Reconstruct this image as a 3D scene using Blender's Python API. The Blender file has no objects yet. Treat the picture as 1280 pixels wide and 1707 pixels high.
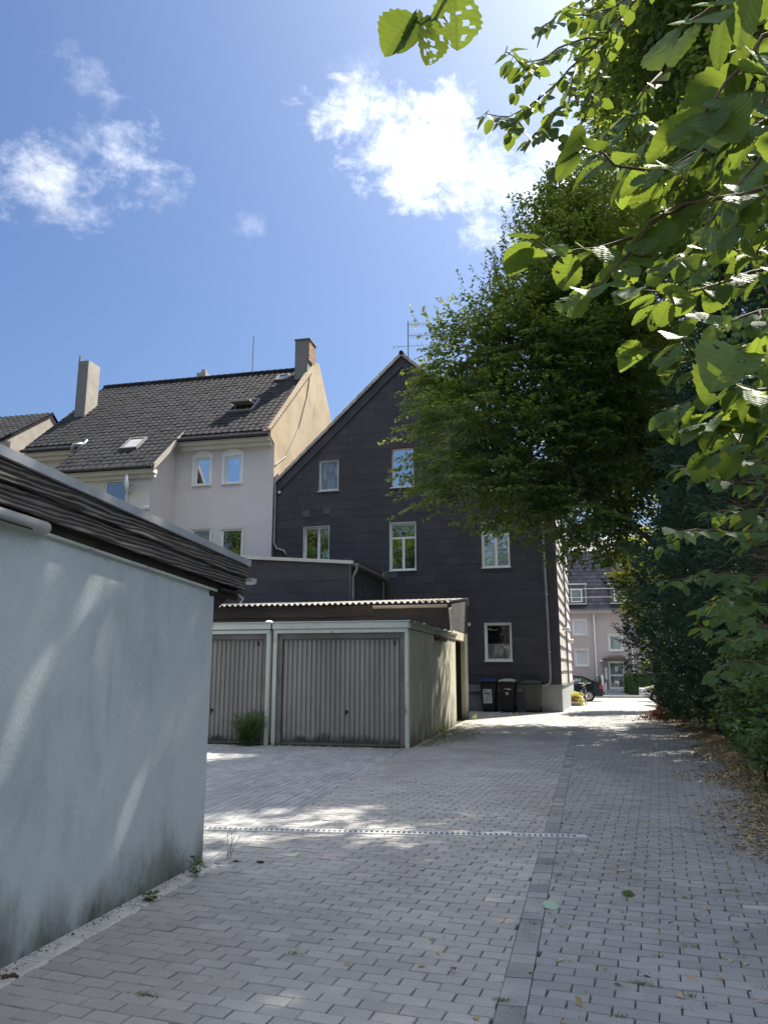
import bpy, math, random
import numpy as np
from mathutils import Vector, Matrix
R = math.radians
random.seed(7)
rng = np.random.default_rng(11)
scene = bpy.context.scene
col = scene.collection

# ------------------------------------------------------------------ camera, sky, sun, exposure
CAM = np.array([0, 0, 1.5]); PITCH = R(11.55); YAW = R(13.1)
cam = bpy.data.objects.new('camera', bpy.data.cameras.new('camera'))
cam.location = CAM
cam.rotation_euler = (R(90) + PITCH, 0, YAW)
cam.data.sensor_fit = 'VERTICAL'; cam.data.sensor_height = 36; cam.data.lens = 36 * 1282 / 1707
cam.data.clip_start = 0.05; cam.data.clip_end = 3000
col.objects.link(cam); scene.camera = cam

SUN_AZ = R(28)      # from +Y towards +X
SUN_EL = R(53)
SUN = Vector((math.sin(SUN_AZ) * math.cos(SUN_EL), math.cos(SUN_AZ) * math.cos(SUN_EL), math.sin(SUN_EL)))
sun = bpy.data.objects.new('sun', bpy.data.lights.new('sun', 'SUN'))
sun.data.energy = 4.0; sun.data.angle = R(0.53); sun.data.color = (1, .93, .80)
sun.rotation_euler = SUN.to_track_quat('Z', 'Y').to_euler()
col.objects.link(sun)
scene.view_settings.view_transform = 'Standard'; scene.view_settings.look = 'None'
scene.view_settings.gamma = 1; scene.view_settings.use_curve_mapping = False
scene.view_settings.exposure = 1.9
scene.render.filter_size = 1.15
scene.cycles.max_bounces = 8; scene.cycles.transparent_max_bounces = 8
scene.cycles.sample_clamp_indirect = 6

world = bpy.data.worlds.new('World'); scene.world = world; world.use_nodes = True
FWD_SKY = (-math.sin(YAW) * math.cos(PITCH + R(10)), math.cos(YAW) * math.cos(PITCH + R(10)), math.sin(PITCH + R(10)))
def build_world():
    nt = world.node_tree; nt.nodes.clear(); L = nt.links
    def new(t): return nt.nodes.new(t)
    def math_(op, a, b=None, c=None, clamp=False):
        n = new('ShaderNodeMath'); n.operation = op; n.use_clamp = clamp
        for i, v in enumerate((a, b, c)):
            if v is None: continue
            if isinstance(v, (int, float)): n.inputs[i].default_value = v
            else: L.new(v, n.inputs[i])
        return n.outputs[0]
    def dot(v, d):
        n = new('ShaderNodeVectorMath'); n.operation = 'DOT_PRODUCT'; L.new(v, n.inputs[0]); n.inputs[1].default_value = d
        return n.outputs['Value']
    sky = new('ShaderNodeTexSky'); sky.sky_type = 'NISHITA'; sky.sun_disc = False
    sky.sun_elevation = SUN_EL; sky.sun_rotation = SUN_AZ
    sky.air_density = 1.25; sky.dust_density = 2.0; sky.ozone_density = 2.6
    tc = new('ShaderNodeTexCoord'); V = tc.outputs['Generated']
    # clouds: real directions in the sky, ragged by noise
    def noise(scale, detail, rough, off=0.0, dist=0.0):
        mp = new('ShaderNodeMapping'); mp.inputs['Location'].default_value = (off, off * .7, -off)
        mp.inputs['Scale'].default_value = (1, 1, 1.5); L.new(V, mp.inputs[0])
        n = new('ShaderNodeTexNoise'); n.inputs['Scale'].default_value = scale; n.inputs['Detail'].default_value = detail
        n.inputs['Roughness'].default_value = rough; n.inputs['Distortion'].default_value = dist
        L.new(mp.outputs[0], n.inputs['Vector']); return n.outputs['Fac']
    n1 = noise(14, 10, .64, 3.1, .4); n2 = noise(44, 8, .66, 9.0, .3); n3 = noise(5.5, 4, .5, 1.3)
    nn = math_('ADD', math_('ADD', math_('MULTIPLY', n1, .62), math_('MULTIPLY', n2, .26)), math_('MULTIPLY', n3, .22))
    total = None
    # direction, half width, half height (tangent units), tilt, strength, softness
    CL = [((-.196, .746, .637), .085, .055, .1, .95, .5), ((-.137, .788, .60), .125, .085, -.25, 1.0, .55), ((-.052, .825, .563), .115, .062, -.2, 1.0, .50),
          ((.03, .818, .575), .08, .06, .1, .85, .3), ((-.12, .765, .633), .07, .04, .1, .85, .34), ((-.152, .812, .564), .06, .045, -.5, .75, .34),
          ((-.075, .85, .521), .055, .034, .2, .6, .4),
          ((-.462, .682, .567), .085, .060, .25, .62, .40), ((-.53, .660, .533), .105, .055, .2, .62, .40), ((-.53, .679, .508), .07, .042, -.3, .5, .4),
          ((-.49, .659, .57), .06, .04, .5, .45, .45), ((-.471, .628, .620), .052, .028, -.4, .36, .42), ((-.348, .779, .521), .026, .022, .6, .26, .4), ((-.196, .721, .665), .05, .03, 0, .18, .4)]
    for d, a, b, tilt, st, soft in CL:
        c = Vector(d).normalized(); rx = c.cross(Vector((0, 0, 1))).normalized(); uy = rx.cross(c)
        r2 = rx * math.cos(tilt) + uy * math.sin(tilt); u2 = -rx * math.sin(tilt) + uy * math.cos(tilt)
        dc = dot(V, c); dcs = math_('MAXIMUM', dc, .05)
        u = math_('DIVIDE', math_('DIVIDE', dot(V, r2), dcs), a); v = math_('DIVIDE', math_('DIVIDE', dot(V, u2), dcs), b)
        q = math_('SQRT', math_('ADD', math_('MULTIPLY', u, u), math_('MULTIPLY', v, v)))
        m = math_('SUBTRACT', 1.0, q)                       # 1 at the centre, 0 on the ellipse
        front = math_('GREATER_THAN', dc, .3)
        x = math_('ADD', math_('MULTIPLY', m, .46), math_('MULTIPLY', math_('SUBTRACT', nn, .615), 1.9))
        x = math_('MULTIPLY', math_('MULTIPLY', math_('DIVIDE', x, soft, clamp=True), st), front)
        x = math_('MULTIPLY', x, math_('MULTIPLY_ADD', m, 2.4, .75, clamp=True))
        total = x if total is None else math_('MAXIMUM', total, x)
    total = math_('POWER', total, 1.25)
    # unseen bright cumulus added outside the view as fill light for the shade
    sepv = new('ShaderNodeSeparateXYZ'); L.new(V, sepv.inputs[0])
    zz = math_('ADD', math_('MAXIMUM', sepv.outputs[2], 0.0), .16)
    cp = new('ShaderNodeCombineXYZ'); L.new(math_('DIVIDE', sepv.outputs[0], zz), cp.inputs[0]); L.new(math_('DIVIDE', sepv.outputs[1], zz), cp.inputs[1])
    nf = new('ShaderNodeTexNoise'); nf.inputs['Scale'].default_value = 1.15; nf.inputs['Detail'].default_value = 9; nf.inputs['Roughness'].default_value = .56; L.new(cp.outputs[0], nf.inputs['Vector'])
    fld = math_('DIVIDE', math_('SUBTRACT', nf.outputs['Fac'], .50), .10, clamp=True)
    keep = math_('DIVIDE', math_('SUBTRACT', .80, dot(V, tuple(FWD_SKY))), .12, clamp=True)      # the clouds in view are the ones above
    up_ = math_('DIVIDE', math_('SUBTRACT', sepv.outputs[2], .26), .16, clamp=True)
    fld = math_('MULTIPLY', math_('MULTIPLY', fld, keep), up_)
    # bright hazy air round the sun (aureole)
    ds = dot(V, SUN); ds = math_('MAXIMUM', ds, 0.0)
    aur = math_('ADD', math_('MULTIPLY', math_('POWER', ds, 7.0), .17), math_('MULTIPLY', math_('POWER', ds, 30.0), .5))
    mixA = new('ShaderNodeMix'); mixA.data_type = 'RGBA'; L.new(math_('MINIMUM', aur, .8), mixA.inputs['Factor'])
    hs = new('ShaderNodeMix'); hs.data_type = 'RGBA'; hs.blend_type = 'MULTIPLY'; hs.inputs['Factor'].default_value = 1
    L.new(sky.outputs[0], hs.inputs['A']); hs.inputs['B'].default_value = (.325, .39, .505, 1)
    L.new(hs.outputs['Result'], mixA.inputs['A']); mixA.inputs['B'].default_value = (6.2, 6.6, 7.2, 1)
    mixC = new('ShaderNodeMix'); mixC.data_type = 'RGBA'; L.new(total, mixC.inputs['Factor'])
    L.new(mixA.outputs['Result'], mixC.inputs['A'])
    # clouds nearer the sun are brighter
    br = math_('MULTIPLY', math_('MULTIPLY_ADD', math_('POWER', ds, 4.0), 6.5, 4.2), math_('MULTIPLY_ADD', n2, 1.5, .22))
    cc = new('ShaderNodeMix'); cc.data_type = 'RGBA'; cc.blend_type = 'MULTIPLY'; cc.inputs['Factor'].default_value = 1
    cr = new('ShaderNodeCombineColor'); L.new(br, cr.inputs[0]); L.new(br, cr.inputs[1]); L.new(br, cr.inputs[2])
    L.new(cr.outputs[0], cc.inputs['A']); cc.inputs['B'].default_value = (.96, .99, 1.05, 1)
    L.new(cc.outputs['Result'], mixC.inputs['B'])
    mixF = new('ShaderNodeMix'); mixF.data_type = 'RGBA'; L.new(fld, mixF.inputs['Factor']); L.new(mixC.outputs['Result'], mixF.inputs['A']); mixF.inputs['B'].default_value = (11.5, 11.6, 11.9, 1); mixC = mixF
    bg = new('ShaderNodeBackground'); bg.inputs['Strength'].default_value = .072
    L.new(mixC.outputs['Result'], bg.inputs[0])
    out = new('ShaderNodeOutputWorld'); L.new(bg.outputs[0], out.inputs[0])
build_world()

# ------------------------------------------------------------------ materials
def M(name, c1, c2=None, scale=3.0, rough=.8, bump=0.0, bscale=40.0, stretch=(1, 1, 1), rnd=0.0, detail=7.0, metal=0.0,
      spec=.3, lo=.35, hi=.65, stains=(), fine=0.0):
    """stains: (colour, scale, lo, hi, stretch, z range or None) patches of dirt, moss, lime over the base colour"""
    m = bpy.data.materials.new(name); m.use_nodes = True
    nt = m.node_tree; L = nt.links; bs = nt.nodes['Principled BSDF']
    new = nt.nodes.new
    geo = new('ShaderNodeNewGeometry')
    def mapped(st):
        mp = new('ShaderNodeMapping'); mp.inputs['Scale'].default_value = st; L.new(geo.outputs['Position'], mp.inputs[0]); return mp.outputs[0]
    def noise(v, s, d=7.0, r=.6):
        n = new('ShaderNodeTexNoise'); n.inputs['Scale'].default_value = s; n.inputs['Detail'].default_value = d
        n.inputs['Roughness'].default_value = r; L.new(v, n.inputs['Vector']); return n.outputs['Fac']
    def rng_(v, a, b):
        n = new('ShaderNodeMapRange'); n.interpolation_type = 'SMOOTHSTEP'; L.new(v, n.inputs[0]); n.inputs[1].default_value = a; n.inputs[2].default_value = b; return n.outputs[0]
    def mix(f, a, b, mode='MIX'):
        n = new('ShaderNodeMix'); n.data_type = 'RGBA'; n.blend_type = mode
        if isinstance(f, float): n.inputs['Factor'].default_value = f
        else: L.new(f, n.inputs['Factor'])
        for k, v in (('A', a), ('B', b)):
            if isinstance(v, tuple): n.inputs[k].default_value = (*v, 1)
            else: L.new(v, n.inputs[k])
        return n.outputs['Result']
    v = mapped(stretch)
    c = mix(rng_(noise(v, scale, detail), lo, hi), c1, c2 or c1)
    if fine:
        f = noise(mapped((1, 1, 1)), 160, 3)
        g = new('ShaderNodeMapRange'); L.new(f, g.inputs[0]); g.inputs[1].default_value = .25; g.inputs[2].default_value = .75
        g.inputs[3].default_value = 1 - fine; g.inputs[4].default_value = 1 + fine
        cb = new('ShaderNodeCombineColor'); [L.new(g.outputs[0], cb.inputs[i]) for i in range(3)]
        c = mix(1.0, c, cb.outputs[0], 'MULTIPLY')
    for sc, ss, a, b, st, zr in stains:
        f = noise(mapped(st), ss, 8)
        if zr:
            sep = new('ShaderNodeSeparateXYZ'); L.new(geo.outputs['Position'], sep.inputs[0])
            mr = new('ShaderNodeMapRange'); L.new(sep.outputs[2], mr.inputs[0]); mr.inputs[1].default_value = zr[0]; mr.inputs[2].default_value = zr[1]
            mr.inputs[3].default_value = .5; mr.inputs[4].default_value = -.5
            ad = new('ShaderNodeMath'); ad.operation = 'ADD'; L.new(f, ad.inputs[0]); L.new(mr.outputs[0], ad.inputs[1]); f = ad.outputs[0]
        c = mix(rng_(f, a, b), c, sc)
    if rnd:
        at = new('ShaderNodeAttribute'); at.attribute_name = 'rnd'
        oi = new('ShaderNodeObjectInfo')
        ad = new('ShaderNodeMath'); ad.operation = 'ADD'; L.new(at.outputs['Fac'], ad.inputs[0]); L.new(oi.outputs['Random'], ad.inputs[1])
        fr = new('ShaderNodeMath'); fr.operation = 'FRACT'; L.new(ad.outputs[0], fr.inputs[0])
        g = new('ShaderNodeMapRange'); L.new(fr.outputs[0], g.inputs[0]); g.inputs[3].default_value = 1 - rnd; g.inputs[4].default_value = 1 + rnd
        cb = new('ShaderNodeCombineColor'); [L.new(g.outputs[0], cb.inputs[i]) for i in range(3)]
        c = mix(1.0, c, cb.outputs[0], 'MULTIPLY')
    L.new(c, bs.inputs['Base Color'])
    bs.inputs['Roughness'].default_value = rough; bs.inputs['Metallic'].default_value = metal
    bs.inputs['Specular IOR Level'].default_value = spec
    if bump:
        b = new('ShaderNodeBump'); b.inputs['Strength'].default_value = min(1, bump); b.inputs['Distance'].default_value = .01
        L.new(noise(v, bscale, 6), b.inputs['Height']); L.new(b.outputs[0], bs.inputs['Normal'])
    return m

def glass_mat(name, base, refl=.3, patt=None, tint=(1, 1, 1)):
    """an opaque-looking pane in daylight: the dim room or curtain behind it plus its mirror reflection"""
    m = bpy.data.materials.new(name); m.use_nodes = True; nt = m.node_tree; L = nt.links; nt.nodes.clear()
    d = nt.nodes.new('ShaderNodeBsdfDiffuse'); d.inputs[0].default_value = (*base, 1)
    if patt:
        geo = nt.nodes.new('ShaderNodeNewGeometry'); mp = nt.nodes.new('ShaderNodeMapping'); mp.inputs['Scale'].default_value = patt[1]; L.new(geo.outputs['Position'], mp.inputs[0])
        n = nt.nodes.new('ShaderNodeTexNoise'); n.inputs['Scale'].default_value = patt[2]; n.inputs['Detail'].default_value = 5; L.new(mp.outputs[0], n.inputs['Vector'])
        r = nt.nodes.new('ShaderNodeValToRGB'); r.color_ramp.elements[0].color = (*base, 1); r.color_ramp.elements[1].color = (*patt[0], 1)
        r.color_ramp.elements[0].position = .45; r.color_ramp.elements[1].position = .6
        L.new(n.outputs[0], r.inputs[0]); L.new(r.outputs[0], d.inputs[0])
    g = nt.nodes.new('ShaderNodeBsdfGlossy'); g.inputs['Roughness'].default_value = .015; g.inputs['Color'].default_value = (*tint, 1)
    geo2 = nt.nodes.new('ShaderNodeNewGeometry'); nz = nt.nodes.new('ShaderNodeTexNoise'); nz.inputs['Scale'].default_value = 1.7
    L.new(geo2.outputs['Position'], nz.inputs['Vector'])
    bp = nt.nodes.new('ShaderNodeBump'); bp.inputs['Strength'].default_value = .12; bp.inputs['Distance'].default_value = .05
    L.new(nz.outputs[0], bp.inputs['Height']); L.new(bp.outputs[0], g.inputs['Normal'])
    lw = nt.nodes.new('ShaderNodeFresnel'); lw.inputs['IOR'].default_value = 1.5
    ad = nt.nodes.new('ShaderNodeMath'); ad.operation = 'ADD'; ad.use_clamp = True; ad.inputs[1].default_value = refl; L.new(lw.outputs[0], ad.inputs[0])
    mx = nt.nodes.new('ShaderNodeMixShader'); L.new(ad.outputs[0], mx.inputs[0]); L.new(d.outputs[0], mx.inputs[1]); L.new(g.outputs[0], mx.inputs[2])
    o = nt.nodes.new('ShaderNodeOutputMaterial'); L.new(mx.outputs[0], o.inputs[0]); return m

def leaf_mat(name, c1, c2, trans, tfac=.42, rough=.45, spec=.35, veins=False):
    m = bpy.data.materials.new(name); m.use_nodes = True; nt = m.node_tree; L = nt.links; bs = nt.nodes['Principled BSDF']
    new = nt.nodes.new
    at = new('ShaderNodeAttribute'); at.attribute_name = 'rnd'; oi = new('ShaderNodeObjectInfo')
    ad = new('ShaderNodeMath'); ad.operation = 'ADD'; L.new(at.outputs['Fac'], ad.inputs[0]); L.new(oi.outputs['Random'], ad.inputs[1])
    fr = new('ShaderNodeMath'); fr.operation = 'FRACT'; L.new(ad.outputs[0], fr.inputs[0])
    mx = new('ShaderNodeMix'); mx.data_type = 'RGBA'; L.new(fr.outputs[0], mx.inputs['Factor']); mx.inputs['A'].default_value = (*c1, 1); mx.inputs['B'].default_value = (*c2, 1)
    basec = mx.outputs['Result']
    tr = new('ShaderNodeBsdfTranslucent'); tcol = new('ShaderNodeMix'); tcol.data_type = 'RGBA'; L.new(fr.outputs[0], tcol.inputs['Factor'])
    tcol.inputs['A'].default_value = (*[x * .8 for x in trans], 1); tcol.inputs['B'].default_value = (*[min(1, x * 1.2) for x in trans], 1)
    tc_ = tcol.outputs['Result']
    if veins:
        uv = new('ShaderNodeUVMap'); sp = new('ShaderNodeSeparateXYZ'); L.new(uv.outputs[0], sp.inputs[0])
        def mt(op, a, b=None):
            n = new('ShaderNodeMath'); n.operation = op
            for i, v in enumerate((a, b)):
                if v is None: continue
                if isinstance(v, (int, float)): n.inputs[i].default_value = v
                else: L.new(v, n.inputs[i])
            return n.outputs[0]
        av = mt('ABSOLUTE', sp.outputs[1])
        ph = mt('FRACT', mt('MULTIPLY', mt('SUBTRACT', sp.outputs[0], mt('MULTIPLY', av, .42)), 8.0))
        side = mt('LESS_THAN', mt('ABSOLUTE', mt('SUBTRACT', ph, .5)), .07)
        mid = mt('LESS_THAN', av, .03)
        vn = mt('MAXIMUM', side, mid)
        a2 = new('ShaderNodeMix'); a2.data_type = 'RGBA'; L.new(mt('MULTIPLY', vn, .5), a2.inputs['Factor']); L.new(basec, a2.inputs['A']); a2.inputs['B'].default_value = (.16, .22, .07, 1); basec = a2.outputs['Result']
        a3 = new('ShaderNodeMix'); a3.data_type = 'RGBA'; L.new(mt('MULTIPLY', vn, .45), a3.inputs['Factor']); L.new(tc_, a3.inputs['A']); a3.inputs['B'].default_value = (.10, .13, .02, 1); tc_ = a3.outputs['Result']
        bp = new('ShaderNodeBump'); bp.inputs['Strength'].default_value = .6; bp.inputs['Distance'].default_value = .003
        L.new(mt('ABSOLUTE', mt('SUBTRACT', ph, .5)), bp.inputs['Height']); L.new(bp.outputs[0], bs.inputs['Normal'])
    L.new(basec, bs.inputs['Base Color']); L.new(tc_, tr.inputs[0])
    bs.inputs['Roughness'].default_value = rough; bs.inputs['Specular IOR Level'].default_value = spec
    ms = new('ShaderNodeMixShader'); ms.inputs[0].default_value = tfac
    L.new(bs.outputs[0], ms.inputs[1]); L.new(tr.outputs[0], ms.inputs[2]); L.new(ms.outputs[0], nt.nodes['Material Output'].inputs[0])
    return m

MAT = {}
MAT['sand'] = M('joint_sand', (.055, .052, .047), (.07, .075, .05), 14, .95, .4, 120)
MAT['brickA'] = M('light_grey_concrete_brick', (.305, .30, .296), (.365, .358, .352), 1.1, .85, .25, 220, rnd=.10, fine=.24,
                  stains=(((.26, .247, .23), .42, .46, .70, (1, .45, 1), None), ((.245, .235, .222), 2.2, .58, .75, (1, 1, 1), None), ((.44, .43, .42), 5.0, .70, .8, (1, 1, 1), None)))
MAT['brickB'] = M('dark_blue_grey_concrete_brick', (.25, .256, .267), (.30, .304, .31), 1.3, .85, .25, 220, rnd=.09, fine=.22,
                  stains=(((.19, .185, .18), .45, .50, .72, (1, .5, 1), None), ((.19, .19, .19), 2.5, .58, .75, (1, 1, 1), None), ((.36, .36, .36), 6.0, .72, .8, (1, 1, 1), None)))
MAT['brickC'] = M('bluish_driveway_brick', (.27, .28, .29), (.33, .335, .34), 1.1, .85, .25, 220, rnd=.12, fine=.2)
MAT['brickS'] = M('strip_brick', (.22, .225, .235), (.28, .28, .28), 3, .85, .25, 220, rnd=.25, fine=.2)
MAT['brickL'] = M('marker_brick', (.36, .36, .36), (.42, .415, .41), 4, .85, .25, 220, rnd=.08, fine=.2)
MAT['mortar'] = M('pale_cement', (.50, .49, .47), (.40, .39, .38), 6, .9, .5, 90, fine=.2)
MAT['earth'] = M('earth', (.09, .075, .05), (.06, .07, .03), 2, .95, .6, 60)
MAT['asphalt'] = M('asphalt', (.20, .195, .19), (.25, .245, .235), .6, .9, .3, 120, fine=.15)
MAT['kerb'] = M('kerb_stone', (.38, .37, .35), (.32, .31, .29), 4, .85, .2, 90)
MAT['plaster'] = M('blue_grey_painted_plaster', (.53, .585, .60), (.47, .525, .54), 1.2, .85, .45, 38, lo=.3, hi=.7, fine=.10,
                   stains=(((.38, .44, .455), 2.0, .5, .74, (1, 1, .5), None), ((.55, .60, .61), 3.2, .60, .72, (1, 1.3, .25), None),
                           ((.36, .405, .41), 1.6, .60, .80, (1, 3, .25), None),
                           ((.17, .19, .165), 2.2, .40, .82, (1, 1.2, .55), (-.25, .80)), ((.06, .06, .045), 7.0, .50, .92, (1, 1, .6), (-.18, .40)),
                           ((.14, .15, .14), 26, .69, .73, (1, 1, 1), None)))
def timber_mat():
    m = M('weathered_dark_timber', (.022, .020, .019), (.065, .056, .05), 2.0, .8, 0, 16, stretch=(3, .5, 4)); nt = m.node_tree; L = nt.links; bs = nt.nodes['Principled BSDF']; new = nt.nodes.new
    geo = new('ShaderNodeNewGeometry'); mp = new('ShaderNodeMapping'); mp.inputs['Scale'].default_value = (1, .11, 1); mp.inputs['Rotation'].default_value = (R(2.7), 0, 0); L.new(geo.outputs['Position'], mp.inputs[0])
    w = new('ShaderNodeTexWave'); w.wave_type = 'BANDS'; w.bands_direction = 'Z'; w.inputs['Scale'].default_value = 11; w.inputs['Distortion'].default_value = 8.5; w.inputs['Detail'].default_value = 3; w.inputs['Detail Scale'].default_value = 1.1; w.inputs['Detail Roughness'].default_value = .6
    L.new(mp.outputs[0], w.inputs['Vector'])
    old = bs.inputs['Base Color'].links[0].from_socket
    mr = new('ShaderNodeMapRange'); L.new(w.outputs['Fac'], mr.inputs[0]); mr.inputs[1].default_value = .35; mr.inputs[2].default_value = 1.0
    mx = new('ShaderNodeMix'); mx.data_type = 'RGBA'; L.new(mr.outputs[0], mx.inputs['Factor']); L.new(old, mx.inputs['A']); mx.inputs['B'].default_value = (.20, .18, .165, 1); L.new(mx.outputs['Result'], bs.inputs['Base Color'])
    b = new('ShaderNodeBump'); b.inputs['Strength'].default_value = .8; b.inputs['Distance'].default_value = .004; L.new(w.outputs['Fac'], b.inputs['Height']); L.new(b.outputs[0], bs.inputs['Normal'])
    return m
MAT['timber'] = timber_mat()
MAT['soffit'] = M('dark_soffit_board', (.022, .018, .016), (.04, .033, .028), 4, .85, .3, 40)
MAT['zinc'] = M('zinc_sheet', (.50, .52, .54), (.40, .42, .45), 2.5, .5, .1, 30, metal=.35, spec=.5)
MAT['felt'] = M('roof_felt', (.09, .09, .09), (.13, .13, .125), 3, .95, .4, 80)
MAT['palegrey_plastic'] = M('pale_grey_plastic', (.42, .43, .42), (.36, .37, .36), 3, .5, .05, 40)
MAT['doorsteel'] = M('brown_grey_door_steel', (.215, .20, .186), (.285, .268, .25), 1.4, .6, .12, 60, rnd=.05, stretch=(1, 1, .35),
                     stains=(((.36, .35, .35), 4, .66, .8, (1, 1, .3), None), ((.055, .05, .05), 3, .42, .75, (1, 1, 1), (-.06, .45))))
MAT['doorframe'] = M('brown_door_frame_steel', (.14, .128, .122), (.19, .175, .168), 2, .6, .1, 60)
MAT['garagepaint'] = M('pale_green_grey_garage_paint', (.54, .57, .51), (.47, .50, .45), 2.2, .75, .2, 50, stretch=(1, 1, .6),
                       stains=(((.14, .15, .11), 5, .58, .75, (1, 1, .5), None), ((.12, .10, .07), 9, .68, .74, (1, 1, .4), None)))
MAT['garagewall'] = M('mossy_beige_concrete', (.50, .47, .37), (.43, .405, .31), 1.6, .9, .4, 60,
                      stains=(((.20, .205, .12), 2.4, .45, .85, (1, 1, .4), (-.5, 1.4)), ((.12, .125, .08), 4, .42, .80, (1, 1, .5), (-.25, .5)), ((.13, .13, .10), 4, .62, .76, (1, 1.5, .3), None)))
MAT['mossroof'] = M('mossy_roof_edge', (.36, .35, .28), (.12, .12, .07), 7, .95, .6, 60, lo=.42, hi=.6)
MAT['white'] = M('white_window_plastic', (.78, .79, .80), (.72, .73, .74), 2, .4, 0, 40)
MAT['whiteold'] = M('dull_white_paint', (.62, .63, .62), (.52, .52, .50), 3, .6, .1, 40)
MAT['shingle'] = M('dark_violet_grey_facade_shingle', (.058, .056, .066), (.067, .065, .076), .8, .85, .3, 90, rnd=.09, fine=.15,
                   stains=(((.08, .079, .09), 1.8, .62, .8, (1, 1, 1), None), ((.082, .081, .086), 2.6, .62, .78, (2.5, 2.5, .22), None)))
MAT['shinglepatch'] = M('paler_shingle', (.11, .108, .122), (.095, .093, .106), 4, .85, .2, 90)
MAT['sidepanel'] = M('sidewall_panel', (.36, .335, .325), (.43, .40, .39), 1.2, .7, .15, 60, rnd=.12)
MAT['plinth'] = M('grey_blue_plinth', (.15, .185, .22), (.18, .21, .24), 2, .85, .2, 50)
MAT['plinthpale'] = M('pale_plinth', (.30, .31, .31), (.26, .27, .27), 2, .85, .2, 50)
MAT['roofdark'] = M('dark_clay_tile', (.017, .018, .022), (.028, .029, .034), 2.2, .8, .1, 60, rnd=.24, spec=.12,
                    stains=(((.12, .12, .12), 9, .74, .78, (1, 1, 1), None),))
MAT['roofedge'] = M('pale_verge_tile', (.46, .43, .40), (.33, .305, .29), 5, .85, .3, 50, rnd=.2)
MAT['verge'] = M('verge_board', (.055, .053, .064), (.07, .067, .078), 2, .75, .1, 50)
MAT['redtile'] = M('reddish_tile', (.16, .075, .06), (.11, .07, .065), 5, .7, .2, 50, rnd=.25)
MAT['beige'] = M('mauve_beige_render', (.64, .605, .615), (.60, .565, .575), .9, .9, .2, 70, fine=.05,
                 stains=(((.53, .50, .50), 1.2, .62, .8, (1, 1, .3), None),))
MAT['beigetrim'] = M('cream_trim', (.60, .57, .54), (.54, .51, .48), 2, .8, .1, 50)
MAT['tan'] = M('tan_gable_render', (.38, .31, .215), (.31, .25, .17), .8, .92, .4, 50, fine=.08,
               stains=(((.21, .16, .105), 1.5, .55, .75, (1, 1, .4), None), ((.46, .38, .27), 2.6, .64, .78, (1, 1, .5), None)))
MAT['chimney'] = M('grey_chimney_cladding', (.155, .155, .165), (.185, .182, .19), 2, .8, .1, 50)
MAT['chimneypale'] = M('pale_chimney_render', (.33, .31, .28), (.27, .25, .22), 2, .9, .2, 50)
MAT['clinker'] = M('chimney_brick', (.30, .20, .13), (.22, .15, .10), 9, .9, .3, 50, rnd=.25)
MAT['corrug'] = M('weathered_fibre_cement', (.25, .245, .24), (.16, .157, .153), 3, .95, .5, 70, lo=.3, hi=.7,
                  stains=(((.10, .10, .06), 5, .60, .72, (1, 1, 1), None),))
MAT['shedwood'] = M('grey_brown_shed_board', (.042, .032, .03), (.075, .062, .055), 2, .85, .4, 40, stretch=(.6, 3, 9))
MAT['shedboard'] = M('dark_fascia_panel', (.040, .036, .038), (.055, .050, .052), 2, .8, .2, 50, rnd=.15)
MAT['moss'] = M('moss', (.19, .17, .07), (.10, .11, .04), 20, .95, .8, 90)
MAT['pvc'] = M('brown_pale_gutter', (.36, .31, .27), (.30, .255, .22), 3, .5, .05, 50)
MAT['greypipe'] = M('grey_pipe', (.30, .31, .32), (.24, .25, .26), 3, .5, .05, 50, metal=.3)
MAT['black'] = M('black_rubber', (.012, .012, .012), None, 5, .6)
MAT['cable'] = M('cable', (.05, .05, .05), None, 5, .6)
MAT['olive'] = M('olive_recess', (.15, .14, .085), (.12, .115, .075), 3, .9, .2, 50)
MAT['farwall'] = M('pink_grey_render', (.43, .375, .37), (.47, .415, .405), .6, .9, .1, 50, stains=(((.32, .27, .27), .8, .6, .8, (1, 1, .4), None),))
MAT['farroof'] = M('far_slate_tile', (.085, .085, .10), (.115, .115, .13), 3, .7, .1, 50, rnd=.2)
MAT['doorstone'] = M('brown_grey_door_surround', (.26, .22, .19), (.22, .185, .16), 2, .85, .1, 50)
MAT['carpaint'] = M('black_car_paint', (.012, .012, .018), None, 3, .18, 0, 40, spec=.6)
MAT['carsilver'] = M('silver_car_paint', (.45, .46, .48), None, 3, .25, 0, 40, metal=.6, spec=.6)
MAT['alloy'] = M('alloy_rim', (.55, .56, .57), None, 3, .35, 0, 40, metal=.6)
MAT['taillight'] = M('red_tail_light', (.22, .02, .015), None, 3, .2, 0, 40, spec=.6)
MAT['binblack'] = M('black_bin_plastic', (.018, .019, .02), (.026, .026, .027), 4, .55, .05, 60)
MAT['bingrey'] = M('faded_grey_bin_plastic', (.055, .055, .058), (.075, .073, .072), 3, .6, .05, 60, stretch=(3, 3, .5))
MAT['binblue'] = M('blue_bin_lid', (.018, .045, .16), (.025, .055, .18), 4, .45, .05, 60)
MAT['binpale'] = M('pale_green_bin_lid', (.35, .39, .30), (.29, .32, .25), 4, .55, .05, 60)
MAT['paper'] = M('white_notice_paper', (.60, .62, .66), (.52, .54, .58), 6, .8, 0, 50)
MAT['ink'] = M('blue_black_ink', (.04, .05, .10), None, 4, .8)
MAT['terracotta'] = M('terracotta', (.36, .15, .08), (.30, .12, .07), 4, .85, .1, 60)
MAT['stone'] = M('pale_stone', (.42, .40, .37), (.35, .33, .30), 4, .85, .2, 60)
MAT['fence'] = M('dark_green_fence_wire', (.012, .035, .028), (.016, .042, .034), 4, .5, 0, 50)
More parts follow.
